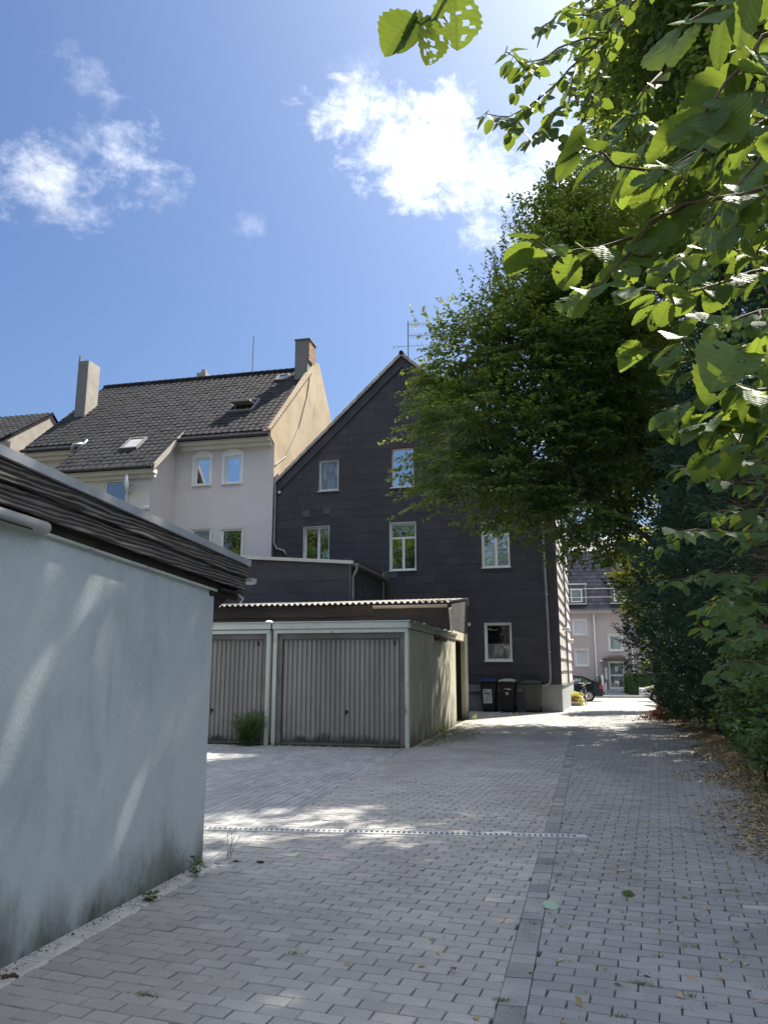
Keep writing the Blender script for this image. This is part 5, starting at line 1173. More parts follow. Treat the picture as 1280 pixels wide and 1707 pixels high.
def fans(p0, d, length, n, width=.35, droop=.16, up=(0, 0, 1), tiltn=.35):
    """flat sprays: n leaves each side by side along a twig; returns leaf pos, dir, normal"""
    S = len(p0); up = np.asarray(up, float); d = unit(d)
    side = unit(np.cross(d, np.broadcast_to(up, d.shape)) + 1e-4); nn = np.cross(side, d)
    t = rng.random((S, n)) ** .8; sg = np.where(rng.random((S, n)) < .5, -1, 1); r = rng.random((S, n))
    L = np.asarray(length)[:, None]
    lat = sg * r * width * (1.05 - t) * 1.3 + sg * .02
    q = p0[:, None, :] + d[:, None, :] * (t * L)[..., None] + side[:, None, :] * (lat * L)[..., None]
    q[..., 2] -= droop * L * t ** 2 + .12 * L * np.abs(lat)
    q += rng.normal(0, .012, q.shape)
    ld = d[:, None, :] * .65 + side[:, None, :] * (sg * .75)[..., None] + rng.normal(0, .25, q.shape); ld[..., 2] -= .28
    ln = nn[:, None, :] + rng.normal(0, tiltn, q.shape)
    return q.reshape(-1, 3), ld.reshape(-1, 3), ln.reshape(-1, 3)
def rand_dirs(n):
    v = rng.normal(size=(n, 3)); return unit(v)
def lobe_sprays(lobes, per, fill=.25, upbias=.0, out=(0, 0, 0)):
    P = []; D = []; Ls = []
    for cx, cy, cz_, r in lobes:
        n = max(8, int(per * r * r)); v = rand_dirs(n); rad = r * (fill + (1 - fill) * rng.random(n) ** .5)
        p = np.array([cx, cy, cz_]) + v * rad[:, None] * np.array([1, 1.15, .92])
        dd = v * .8 + np.array(out) + rng.normal(0, .3, v.shape); dd[:, 2] = dd[:, 2] * .55 + upbias
        P.append(p - unit(dd) * .35); D.append(dd); Ls.append(rng.uniform(.45, .95, n))
    return np.concatenate(P), np.concatenate(D), np.concatenate(Ls)

def branch_curve(a, b, sag=0, n=6, wob=.05):
    a, b = Vector(a), Vector(b); pts = []
    for i in range(n + 1):
        t = i / n; p = a.lerp(b, t); p.z += sag * 4 * t * (1 - t)
        if 0 < i < n: p += Vector((random.gauss(0, wob), random.gauss(0, wob), random.gauss(0, wob)))
        pts.append(p)
    return pts
def tapered(name, mat, parent, pts, r0, r1, n=8):
    q = MB(); k = len(pts); q.tube(pts, [r0 + (r1 - r0) * i / (k - 1) for i in range(k)], n); return q.build(name, mat, parent, smooth=True, world=True)

# ------------------------------------------------------------------ big hornbeam over the lane
hb = thing('hornbeam_tree', 'large dark green hornbeam whose crown spreads over the lane before the shingled house', 'tree', (3.7, 18.2, 0))
LOBES = [(0.30,19.00,12.65,1.15),(0.85,18.50,11.07,1.95),(-.65,18.00,9.95,1.30),(-1.95,17.50,8.85,1.02),(-0.30,18.00,8.72,1.97),(1.24,18.00,8.58,1.81),(-1.70,17.00,7.14,1.30),(-0.37,17.50,6.61,1.71),(1.12,18.00,6.36,1.60),(-2.15,16.50,5.75,0.75),(-0.92,17.00,5.39,1.09),(0.22,17.00,4.79,.95),(0.95,18.00,4.53,0.70),(2.42,19.00,10.64,1.99),(2.22,19.00,7.48,1.56),(1.16,19.00,13.17,1.39)]
tk = tapered('trunk', 'bark', hb, branch_curve((3.7, 18.2, -.1), (2.5, 17.8, 3.6), 0, 5, .03) + branch_curve((2.45, 17.75, 3.75), (1.8, 18.2, 8.5), 0, 5, .06) + branch_curve((1.7, 18.2, 8.8), (1.0, 18.8, 13.0), 0, 4, .06), .17, .03)
for a, b, r in (((2.5, 17.7, 3.6), (.69, 17, 5.3), .085), ((.69, 17, 5.3), (-1.4, 17, 8.0), .06), ((1.6, 17.3, 4.45), (1.0, 17.3, 6.6), .05), ((.69, 17, 5.3), (-1.9, 16.6, 6.4), .045), ((2.0, 18, 6.2), (-.4, 18.4, 10.2), .06), ((1.8, 18.2, 8.5), (2.6, 19.5, 11.5), .05), ((1.5, 17.3, 4.5), (-.8, 16.6, 4.9), .035), ((2.2, 18, 5.5), (3.6, 20, 9), .06), ((2.0, 18.5, 6.5), (1.4, 22, 9.5), .07), ((1.8, 18.6, 8), (.6, 23, 12.5), .05)):
    tapered('branch', 'bark', tk, branch_curve(a, b, .12, 6, .05), r, r * .3)
C_ = CAM
p, d, L = lobe_sprays(LOBES, 104, .42, .05, (-.25, -.1, 0))
# long drooping tips on the lane side
tips = np.array([(-3.0, 17, 8.0), (-2.9, 16.8, 7.6), (-3.1, 16.6, 6.9), (-2.95, 16.5, 6.3), (-3.05, 16.4, 5.75), (-2.8, 16.4, 5.45), (-2.3, 16.4, 5.2), (-1.6, 16.6, 4.75), (-3.0, 17.2, 8.6), (-2.2, 17.5, 9.8), (-1.9, 17.8, 10.4), (-2.7, 16.8, 7.2), (-2.6, 17.2, 8.2)])
tips[:, 0] += .35
tp = np.repeat(tips, 7, 0) + rng.normal(0, .16, (len(tips) * 7, 3)); td = np.tile([(-1, -.25, -.10)], (len(tp), 1)) + rng.normal(0, .18, (len(tp), 3))
# upright shoots along the top edge
sh_ = np.array([(-1.1, 18.6, 12.6), (-.6, 18.8, 13.2), (-.1, 19, 13.8), (.5, 19, 14.0), (-1.7, 18, 11.0), (-2.0, 18, 10.4), (-2.5, 17.6, 9.5), (-1.5, 18.2, 11.5), (-.9, 18.6, 12.9), (1.0, 19, 14.3), (.2, 18.8, 13.4), (-2.9, 17.4, 9.3)])
sh_[:, 0] += np.where(sh_[:, 2] > 10.8, .5, .2)
sp = np.repeat(sh_, 7, 0) + rng.normal(0, .22, (len(sh_) * 7, 3)); sd = np.tile([(-.35, -.1, 1.0)], (len(sp), 1)) + rng.normal(0, .22, (len(sp), 3))
q1 = fans(p, d, L, 44, .38, .14); q2 = fans(tp, td, rng.uniform(.6, 1.0, len(tp)), 46, .28, .16); q3 = fans(sp, sd, rng.uniform(.5, .95, len(sp)), 24, .12, .0, (1, .3, 0), .5)
pos, dd, nn = (np.concatenate(x) for x in zip(q1, q2, q3))
leaves('crown', 'hornbeam', hb, pos, dd, nn, rng.uniform(.08, .125, len(pos)), rng.uniform(.045, .066, len(pos)))
deep = [(*(C_ + (np.array(l[:3]) - C_) * k), l[3] * 1.1) for l in LOBES for k in (1.2, 1.36) if l[0] > .6 and l[2] > 6]
p, d, L = lobe_sprays(deep, 30, .2)
deep += [(1.8, 25, 8, 2.0), (2.3, 26.5, 10, 2.0), (1.5, 21.5, 6.4, 1.4)]
p, d, L = lobe_sprays(deep, 30, .2)
q = fans(p, d, L * 1.15, 40, .42, .14)
leaves('inner_foliage', 'hornbeam', hb, *q, .13, .075)
p, d, L = lobe_sprays([(l[0] + .15, l[1] + .5, l[2], l[3] * .82) for l in LOBES], 19, .1)
leaves('core_foliage', 'hornbeam', hb, *fans(p, d, L, 36, .42, .14), .14, .08)
# thin outer sprays at the back of the crown: they streak the garage's side wall with shade
p, d, L = lobe_sprays([(-.3, 23, 8, 1.3), (.3, 24.5, 10, 1.5), (-.9, 22, 6.6, .9), (.3, 23.5, 9, 1.2), (1.0, 25.5, 9.5, 1.4), (.3, 22.8, 6.4, 1.0)], 9, .2)
leaves('back_foliage', 'hornbeam', hb, *fans(p, d, L * 1.1, 30, .3, .14), .12, .07)

# ------------------------------------------------------------------ row of conifers behind the fence
def conifer(x, y, h, r, label, z0=1.7, seed=0):
    t = thing('conifer_tree', label, 'tree', (x, y, 0), 0, 'conifers behind the lane fence')
    tapered('trunk', 'bark2', t, branch_curve((x, y, -.1), (x - .1, y, h * .9), 0, 6, .04), .16, .03)
    n = int(620 * r * h / 14 * 2.2); z = z0 + (h - z0) * rng.random(n) ** 1.1; a = rng.random(n) * 2 * math.pi
    u = (z - z0) / (h - z0); rr = r * (np.minimum(1, .55 + u * 3.0)) * (1 - np.maximum(0, u - .35) / .65 * .92) * (.82 + .3 * np.sin(a * 3 + z * 1.7) * .5 + rng.normal(0, .08, n))
    k = rng.random(n) ** .4
    p = np.stack([x + np.cos(a) * rr * k, y + np.sin(a) * rr * k, z], 1)
    d = np.stack([np.cos(a), np.sin(a), rng.normal(.35, .35, n)], 1) + rng.normal(0, .25, (n, 3))
    h_ = n // 2; l_ = rng.uniform(.28, .6, n)
    P, D, N_ = (np.concatenate(x) for x in zip(fans(p[:h_], d[:h_], l_[:h_], 46, .34, .05, (.9, .3, .3), .8), fans(p[h_:], d[h_:], l_[h_:], 46, .30, .05, (.2, -.9, .35), .8)))
    D = D * np.array([1, 1, .6]) + np.array([0, 0, .25])
    leaves('crown', 'conifer', t, P, D, N_, rng.uniform(.06, .13, len(P)), rng.uniform(.016, .03, len(P)))
    q = MB()      # bare inner twigs
    for i in range(70):
        zz = z0 - .6 + random.random() * (h * .55); aa = random.uniform(math.pi * .75, math.pi * 1.75); l = r * random.uniform(.4, .95)
        a0 = Vector((x, y, zz)); b0 = a0 + Vector((math.cos(aa) * l, math.sin(aa) * l, random.uniform(-.3, .35)))
        q.tube(branch_curve(a0, b0, random.uniform(-.1, .1), 3, .05), [.014, .010, .007, .004], 3, False)
    tag(q.build('bare_twigs', 'dry', t, world=True), kind='stuff')
    return t
conifer(3.75, 11.6, 8.2, 1.75, 'nearest dark conifer with bare brown inner twigs behind the hazel', 2.2)
conifer(3.45, 14.3, 8.8, 2.15, 'dark feathery conifer beside the hornbeam limb, second from the camera', 1.8)
conifer(3.35, 17.4, 7.6, 2.1, 'dark conifer leaning over the lane, third from the camera', 1.2)
conifer(3.65, 20.8, 7.0, 2.1, 'dark conifer overhanging the lane edge, fourth from the camera', .3)
conifer(4.1, 24.6, 6.6, 1.9, 'farthest dark conifer, beside the yellow green tree at the end', .2)
ms = thing('multi_stem_shrub', 'tall shrub of bare upright brown stems behind the green fence', 'shrub', (3.4, 14.6, 0))
for i in range(15):
    x, y = 3.0 + random.uniform(-.3, .5), 14.2 + random.uniform(-1.6, 1.6)
    tapered('stem', 'bark2', ms, branch_curve((x, y, 0), (x + random.uniform(-.5, .35), y + random.uniform(-.4, .4), random.uniform(2.6, 3.8)), 0, 5, .03), random.uniform(.02, .04), .012, 6)
dt = thing('dead_brush', 'tangle of bare brown dead twigs between the dark conifers and the hazel', 'dead twigs', (2.5, 10.6, 0))
q = MB()
for i in range(260):
    a0 = Vector((2.75 + random.gauss(0, .15), 10.8 + random.gauss(0, .6), random.uniform(2.3, 4.2))); l = random.uniform(.4, 1.0)
    b0 = a0 + Vector((-random.uniform(.3, .9), random.uniform(-.6, .5), random.uniform(-.25, .45))) * l
    q.tube(branch_curve(a0, b0, random.uniform(-.08, .12), 4, .03), [.006, .005, .004, .003, .002], 3, False)
tag(q.build('twigs', 'dry', dt, world=True), kind='stuff')
for i in range(5): tapered('stem', 'bark2', dt, branch_curve((2.8 + random.uniform(-.2, .3), 10.7 + random.uniform(-.6, .6), 0), (2.75 + random.uniform(-.3, .3), 10.8 + random.uniform(-.5, .5), random.uniform(3.4, 4.4)), 0, 5, .05), .02, .008, 6)
# yellow-green tree at the lane end
lt = thing('lime_green_tree', 'sunlit yellow green leafy tree at the far end of the lane hedge', 'tree', (3.5, 31, 0))
tapered('trunk', 'bark2', lt, branch_curve((3.35, 31, -.05), (3.1, 31, 5), 0, 5, .05), .16, .05)
p, d, L = lobe_sprays([(3.35, 31, .9, .42), (3.2, 31, 1.8, .5), (3.05, 31, 2.7, .62), (2.8, 31, 3.6, .8), (2.5, 31, 4.4, .75), (2.2, 31, 5.1, .6), (3.2, 32, 4.6, 1.1), (3.4, 32.5, 6.2, 1.3), (2.6, 31.5, 6.2, .8)], 70, .3, 0, (-.3, -.2, 0))
q = fans(p, d, L * .7, 34, .4, .15); leaves('crown', 'limehedge', lt, *q, .12, .075)

# ------------------------------------------------------------------ fence with undergrowth
wire = MB(); FL = 2.5
for i in range(50): wire.tube([(0, i * .05, .04), (0, i * .05, 1.22)], .0025, 3, False)
for i in range(7): wire.tube([(.004, 0, .04 + i * .195), (.004, FL, .04 + i * .195)], .003, 3, False)
wire.r = [0.0] * len(wire.v); wm = wire.mesh('wire_mesh', 'fence')
fe = thing('wire_fence', 'dark green wire mesh fence half hidden in undergrowth along the lane', 'fence', (2.3, 8, 0))
y = 7.0
while y < 30:
    x0, x1 = fence_x(y) + .12, fence_x(y + FL) + .12
    q = MB(); q.tube([(x0, y, 0), (x0, y, 1.36)], .028, 8); q.lathe([(.032, 1.36), (.03, 1.39), (0, 1.395)], (x0, y, 0), 8); q.build('post', 'fence', fe, world=True)
    o = new_obj('wire_panel', wm, fe); o.location = Vector((x0, y, 0)) - fe.location; o.rotation_euler = (0, 0, -math.atan2(x1 - x0, FL)); y += FL
def shrub(label, lobes, mat, per, ln, wd, name='shrub', stems=6, tmpl=DIAMOND, nl=26, group=None):
    c = lobes[0]; t = thing(name, label, 'shrub', (c[0], c[1], ground_z(c[1])), 0, group)
    for i in range(stems):
        l = random.choice(lobes); tapered('stem', 'bark2', t, branch_curve((c[0] + random.uniform(-.1, .1), c[1] + random.uniform(-.1, .1), ground_z(c[1])), (l[0], l[1], l[2]), .05, 4, .04), .012, .005, 5)
    p, d, L = lobe_sprays(lobes, per, .2, 0, (-.15, -.1, 0)); q = fans(p, d, L * .45, nl, .45, .12, tiltn=.5)
    o = leaves('foliage', mat, t, *q, rng.uniform(ln * .7, ln * 1.2, len(q[0])), wd, tmpl); return t
shrub('dense dark green privet growing through the fence nearest the camera', [(2.25, 8.4, .45, .45), (2.05, 8.9, .85, .42), (2.15, 9.5, 1.25, .42), (2.75, 8.2, 1.5, .6), (2.8, 7.6, .8, .6), (2.85, 7.2, 1.7, .6)], 'shrub', 170, .07, .042)
shrub('dark leafy shrub bulging over the fence above the leaf litter', [(2.35, 10.6, .6, .42), (2.25, 10.4, 1.75, .5), (2.2, 10.9, 2.3, .45), (2.3, 11.6, 1.2, .5), (2.35, 12.2, .75, .42), (2.8, 10.6, 1.3, .55), (2.8, 11.8, .6, .5), (3.0, 10.0, 1.7, .6)], 'shrub', 170, .07, .042)
shrub('low dark undergrowth behind the fence beside the brown stems', [(3.1, 13.2, .4, .45), (3.0, 14.0, .6, .4), (3.2, 15.0, .35, .4), (3.1, 16.2, .5, .4), (3.3, 12.6, 1.0, .5)], 'shrub', 90, .07, .042)
shrub('ivy like undergrowth at the fence beyond the red brown leaf pile', [(3.5, 20.0, .5, .45), (3.45, 22, .8, .5), (3.5, 24, .5, .5), (3.4, 26.0, .9, .6), (3.45, 28, .8, .6), (3.4, 29.6, .9, .6), (3.4, 27, 1.8, .6)], 'shrub', 60, .08, .05)

# ------------------------------------------------------------------ hazel leaning over the camera side of the lane
HAZEL=[
 (0.11,[(0.44,1.15,2.66),(0.34,1.13,2.58),(0.26,1.11,2.5),(0.21,1.08,2.46)]),
 (0.12,[(0.51,1.37,2.68),(0.4,1.3,2.6),(0.31,1.25,2.49),(0.26,1.18,2.38)]),
 (0.095,[(0.57,1.53,2.65),(0.46,1.51,2.6),(0.35,1.48,2.53),(0.24,1.45,2.47),(0.14,1.38,2.45),(0.07,1.3,2.44)]),
 (0.085,[(0.6,1.67,2.54),(0.48,1.65,2.53),(0.36,1.63,2.5),(0.27,1.6,2.47),(0.19,1.57,2.42),(0.1,1.54,2.36),(0.01,1.49,2.33),(-0.03,1.42,2.34)]),
 (0.09,[(0.33,1.57,2.47),(0.23,1.51,2.42),(0.16,1.47,2.31),(0.1,1.41,2.23),(0.05,1.34,2.17)]),
 (0.11,[(0.85,2.45,2.74),(0.67,2.36,2.69),(0.5,2.28,2.63),(0.34,2.18,2.56),(0.23,2.05,2.52)]),
 (0.12,[(0.5,1.42,2.12),(0.41,1.35,2.06),(0.33,1.27,2.01),(0.27,1.18,1.97)]),
 (0.11,[(0.75,2.26,2.28),(0.6,2.17,2.24),(0.47,2.07,2.23),(0.37,1.96,2.25),(0.3,1.82,2.27)]),
 (0.11,[(0.86,2.64,2.25),(0.66,2.5,2.2),(0.5,2.34,2.18),(0.38,2.17,2.16)]),
 (0.078,[(1.03,3.28,2.16),(0.83,3.15,2.17),(0.63,3.01,2.19),(0.48,2.85,2.19),(0.4,2.69,2.18)]),
 (0.078,[(1.07,3.37,2.3),(0.85,3.18,2.29),(0.67,2.98,2.25),(0.53,2.75,2.26)]),
 (0.078,[(1.14,3.66,2.05),(0.89,3.53,2.07),(0.69,3.37,2.05),(0.52,3.21,2.04),(0.41,3.03,2.02)]),
 (0.078,[(1.16,3.81,1.91),(0.91,3.67,1.9),(0.7,3.51,1.9),(0.53,3.34,1.87),(0.39,3.16,1.84)]),
 (0.078,[(1.08,3.58,1.76),(0.83,3.39,1.75),(0.63,3.18,1.76),(0.49,2.95,1.72)]),
 (0.078,[(0.93,3.11,1.62),(0.73,2.94,1.63),(0.57,2.75,1.65),(0.45,2.55,1.71)]),
 (0.09,[(0.56,3.19,4.63),(0.31,3.21,4.38),(0.14,3.14,4.19),(0.0,3.07,4.0),(-0.13,2.97,3.84),(-0.22,2.81,3.75)]),
 (0.09,[(0.29,3.25,4.42),(0.14,3.09,4.28),(0.02,2.96,4.1),(-0.07,2.8,3.95),(-0.12,2.6,3.84)]),
 (0.09,[(0.18,3.42,4.42),(0.12,3.28,4.12),(0.03,3.1,3.87),(-0.06,2.89,3.65)]),
 (0.09,[(0.42,3.37,4.64),(0.29,3.34,4.34),(0.22,3.26,4.08),(0.12,3.19,3.8),(0.05,3.04,3.61)]),
 (0.09,[(0.58,2.98,4.47),(0.36,2.91,4.27),(0.21,2.79,4.11),(0.09,2.62,3.99),(0.02,2.49,3.82)]),
 (0.1,[(0.51,3.06,4.02),(0.36,2.94,3.77),(0.24,2.79,3.54),(0.17,2.63,3.31)]),
 (0.1,[(0.7,2.89,3.78),(0.51,2.78,3.57),(0.38,2.62,3.39),(0.29,2.48,3.16)]),
 (0.11,[(0.77,2.22,3.37),(0.64,2.18,3.14),(0.55,2.11,2.92),(0.52,2.0,2.72)]),
 (0.11,[(0.81,2.3,2.78),(0.66,2.17,2.7),(0.53,2.05,2.59),(0.43,1.89,2.55)]),
 (0.1,[(0.58,1.89,2.81),(0.46,1.83,2.67),(0.33,1.79,2.47),(0.26,1.66,2.38)]),
 (0.1,[(0.89,2.84,2.8),(0.72,2.74,2.73),(0.56,2.63,2.65),(0.44,2.48,2.64),(0.31,2.33,2.61)]),
 (0.1,[(0.89,2.67,2.53),(0.72,2.53,2.46),(0.58,2.41,2.28),(0.48,2.25,2.19)]),
 (0.078,[(1.2,4.08,1.49),(0.94,3.85,1.51),(0.72,3.61,1.54),(0.57,3.35,1.47)]),
 (0.078,[(1.18,4.34,1.61),(0.9,4.1,1.66),(0.74,3.83,1.62),(0.55,3.55,1.69)]),
 (0.078,[(0.99,3.05,2.02),(0.79,2.88,2.02),(0.63,2.7,2.0),(0.53,2.5,1.99)]),
]
hz = thing('hazel_shrub', 'tall hazel with big round toothed leaves hanging into the right foreground', 'shrub', (1.9, 3.6, 0))
def hazel_leaf_mesh(seed, holes=0.0):
    """toothed, ribbed, slightly curled round blade with a drip tip; u along the midrib 0..1"""
    r = random.Random(seed); nu, nv = 19, 8; V = []; UV = []; F = []; curl = r.uniform(-.25, .40); fold = r.uniform(.02, .38); bend = r.uniform(-.05, .38)
    for i in range(nu):
        u = i / (nu - 1); w = .47 * (math.sin(math.pi * min(1, u * 1.02 + .03)) ** .55) * (1.06 - .28 * abs(u - .55)) if u < .86 else .47 * max(0.0, (1 - u) / .14) ** .8 * .60
        if i == 0: w = .06
        w *= 1 + (.055 if i % 2 else -.055)
        for j in range(nv + 1):
            v = (j / nv) * 2 - 1; x = u - (.10 * (1 - u) * v * v if u < .35 else 0); y = v * w
            z = fold * abs(v) * w - bend * u * u + curl * (v * w) ** 2 * 2 + .012 * math.cos((u - .42 * abs(v)) * 8 * 2 * math.pi) * (1 - abs(v) * .3) + r.gauss(0, .004)
            V.append((x, y, z)); UV.append((u, v * w))
    for i in range(nu - 1):
        for j in range(nv):
            a = i * (nv + 1) + j
            F.append((a, a + nv + 1, a + nv + 2, a + 1))
    if holes:
        cs = [(r.uniform(.25, .9), r.uniform(-.35, .35), r.uniform(.02, .07)) for _ in range(int(holes * 16))]
        def keep(f):
            cx = sum(UV[i][0] for i in f) / 4; cy = sum(UV[i][1] for i in f) / 4
            return not any((cx - a) ** 2 + (cy - b) ** 2 < c * c for a, b, c in cs)
        F = [f for f in F if keep(f)]
    me = bpy.data.meshes.new('leaf'); me.from_pydata(V, [], F); me.materials.append(MAT['hazel'])
    uvl = me.uv_layers.new(name='UVMap')
    for lp in me.loops: uvl.data[lp.index].uv = UV[lp.vertex_index]
    me.polygons.foreach_set('use_smooth', [True] * len(me.polygons)); me.update(); return me
LEAFM = [hazel_leaf_mesh(i, (0, 0, 0, .3, 0, .6)[i % 6]) for i in range(16)]
CHEW = [hazel_leaf_mesh(50 + i, 1.2) for i in range(3)]
def put_leaf(parent, p, d, n, L, mesh=None):
    d = Vector(d).normalized(); n = Vector(n); s = n.cross(d).normalized(); w = d.cross(s)
    o = new_obj('leaf', mesh or random.choice(LEAFM), parent)
    o.matrix_local = Matrix.Translation(Vector(p) - root_matrix(parent).translation) @ Matrix((d, s, w)).transposed().to_4x4() @ Matrix.Scale(L, 4)
    return o
def leafy_twig(parent, pts, L, r0=.006, step=.42, cap=None):
    pts = [Vector(p) for p in pts]; q = MB(); k = len(pts)
    sm = []
    for i in range(k - 1):
        for t in (0, .5):
            sm.append(pts[i].lerp(pts[i + 1], t) + Vector((random.gauss(0, .006), random.gauss(0, .006), random.gauss(0, .006))))
    sm.append(pts[-1]); q.tube(sm, [r0 * (1 - .7 * i / (len(sm) - 1)) for i in range(len(sm))], 6)
    out = []; acc = 0; sgn = random.choice((-1, 1)); dist = 0
    for a, b in zip(sm, sm[1:]):
        seg = (b - a).length; t = (b - a).normalized(); acc += seg
        while acc > L * step:
            acc -= L * step; p = b - t * acc; side = t.cross(Vector((0, 0, 1))).normalized() * sgn; sgn = -sgn
            d = (t * random.uniform(.2, .7) + side * random.uniform(.5, 1.0) + Vector((random.gauss(0, .2), random.gauss(0, .2), random.uniform(-.85, -.1))))
            d.normalize(); n = Vector((random.gauss(0, .35), random.gauss(-.25, .35), 1)); n = (n - d * n.dot(d)).normalized()
            e = p + (d * .6 + Vector((0, 0, -.1))).normalized() * L * .22
            q.tube([p, e], [.0016, .0012], 4); out.append((e, d, n, L * random.uniform(.7, 1.12)))
    d = (sm[-1] - sm[-3]).normalized() + Vector((0, 0, -.3)); n = Vector((random.gauss(0, .3), random.gauss(0, .3), 1))
    out.append((sm[-1], d, n, L * random.uniform(.8, 1.05)))
    q.build('twig', 'twig', parent, smooth=True, world=True)
    return out
allv = []
for L_, pts in HAZEL:
    L_ *= .82
    allv += leafy_twig(hz, pts, L_)
    # side shoots so the sprays are not single file
    near = (Vector(pts[-1]) - Vector(CAM)).length < 1.9
    for k in range(1, len(pts) - (3 if near else 1)):
        if random.random() < .75:
            a = Vector(pts[k]); t = (Vector(pts[k + 1]) - a).normalized(); s = t.cross(Vector((0, 0, 1))).normalized() * random.choice((-1, 1))
            b = a + (t * .6 + s * .5 + Vector((0, .25, random.uniform(-.5, .35)))).normalized() * L_ * random.uniform(1.4, 2.6)
            allv += leafy_twig(hz, [a, a.lerp(b, .5) + Vector((0, 0, .01)), b], L_ * .9, .003)
allv.sort(key=lambda e: (Vector(e[0]) - Vector(CAM)).length / e[3])
for e in allv[:300]: put_leaf(hz, *e)
rest = allv[300:]
if rest:
    leaves('foliage', 'hazelfar', hz, np.array([e[0] for e in rest]), np.array([Vector(e[1]) for e in rest]), np.array([Vector(e[2]) for e in rest]), np.array([e[3] for e in rest]), np.array([e[3] * .85 for e in rest]), OVAL, 'stuff')
def blob(lobes, per, L):
    P = []
    for x, y, z, r in lobes:
        n = int(per * r ** 2.5); P.append(np.array([x, y, z]) + rand_dirs(n) * (r * rng.random(n) ** .42)[:, None])
    P = np.concatenate(P); n = len(P); a = rng.random(n) * 6.283
    D = np.stack([np.cos(a), np.sin(a), rng.uniform(-1.1, .1, n)], 1); N_ = np.stack([rng.normal(0, .4, n), rng.normal(-.2, .4, n), np.ones(n)], 1)
    return P, D, N_
B_ = blob([(1.95, 4.4, 2.2, .85), (2.3, 5.6, 3.4, 1.15), (2.1, 4.6, 4.6, 1.1), (2.6, 6.4, 2.0, .9), (2.7, 7.0, 5.2, 1.5), (1.75, 3.4, 3.3, .75), (1.5, 3.2, 4.6, .7), (1.45, 2.6, 4.0, .6), (2.6, 6.8, 3.2, 1.2), (1.75, 4.6, 1.75, .5), (1.7, 4.5, 1.15, .45)], 620, .1)
leaves('inner_foliage', 'hazelfar', hz, *B_, rng.uniform(.055, .09, len(B_[0])), rng.uniform(.05, .078, len(B_[0])), OVAL, 'stuff')
for i in range(9):
    a = (1.9 + random.uniform(-.25, .35), 3.6 + random.uniform(-.5, .9), -.05); b = (1.6 + random.uniform(-.7, .9), 3.6 + random.uniform(-1.6, 2.6), random.uniform(3.6, 5.6))
    tapered('stem', 'twig', hz, branch_curve(a, b, .1, 7, .05), random.uniform(.018, .032), .006, 7)
tw = thing('hanging_hazel_twig', 'chewed hazel leaves on a twig hanging alone against the sky at the top', 'twig', (-.16, 1.22, 2.75))
q = MB(); q.tube([(-.10, 1.19, 2.80), (-.155, 1.215, 2.75), (-.175, 1.235, 2.722), (-.20, 1.24, 2.722), (-.235, 1.235, 2.716)], [.004, .0035, .003, .0022, .0015], 6); q.tube([(-.175, 1.235, 2.722), (-.165, 1.235, 2.70)], [.0025, .0015], 5); q.build('stem', 'twig', tw, world=True)
RG = Vector(RGT); UP_ = Vector(UPV); FW_ = Vector(FWD)
for p, dv, n, L_, mk in (((-.232, 1.235, 2.722), RG * -.62 + UP_ * -.75, FW_ * -.9 + UP_ * .3, .085, LEAFM[0]), ((-.222, 1.23, 2.728), RG * -.25 + UP_ * -.8 + FW_ * .5, FW_ * -.5 + RG * .85, .075, LEAFM[1]),
                     ((-.193, 1.238, 2.712), RG * -.02 + UP_ * -1, FW_ * -.8 + RG * .6, .078, CHEW[0]), ((-.148, 1.225, 2.742), RG * .05 + UP_ * -1, FW_ * -1 + RG * .1, .10, CHEW[1]),
                     ((-.165, 1.225, 2.755), RG * .5 + UP_ * .5, FW_ * -.5 + UP_ * .5, .06, LEAFM[2])):
    n = (n - dv * (n.dot(dv) / dv.dot(dv))).normalized(); put_leaf(tw, p, dv, n, L_, mk)

# tall tree further back in the garden, above the hedge
tt = thing('garden_tree', 'tall broadleaf tree rising behind the hazel and conifers on the right', 'tree', (6.4, 13, 0))
tapered('trunk', 'bark', tt, branch_curve((6.4, 13, -.1), (5.2, 13, 14), 0, 7, .1), .28, .06)
TL = [(3.7, 12.6, 11, 2.0), (4.6, 13.6, 13.6, 2.4), (4.7, 10.6, 8.8, 1.7), (3.9, 15.4, 11.4, 2.0), (5.2, 15.2, 14.6, 2.4), (5.2, 9.2, 10.6, 2.0), (6.2, 12, 12, 2.6), (6.8, 15, 11, 2.5), (5.4, 17.6, 13, 2.2), (4.6, 8.0, 8.6, 1.5), (2.1, 12.8, 13.4, 1.25), (2.2, 14.0, 14.0, 1.3), (2.3, 15.0, 13.8, 1.2), (2.1, 13.2, 12.2, 1.05), (2.2, 11.6, 13.0, 1.05), (1.95, 11.3, 13.2, .8), (1.9, 12.4, 14.2, .9), (1.95, 13.4, 13.0, .95), (2.3, 10.9, 12.4, 1.0), (3.0, 15.5, 15.6, 1.4), (3.0, 12.8, 15.8, 1.3), (2.9, 11.6, 12.0, 1.0)]
for l in TL: tapered('branch', 'bark', tt, branch_curve((5.9, 13, 6.5), l[:3], .3, 5, .1), .07, .02, 6)
p, d, L = lobe_sprays(TL, 32, .15); q = fans(p, d, L * 1.3, 34, .45, .14); leaves('crown', 'hornbeam', tt, *q, .15, .10)

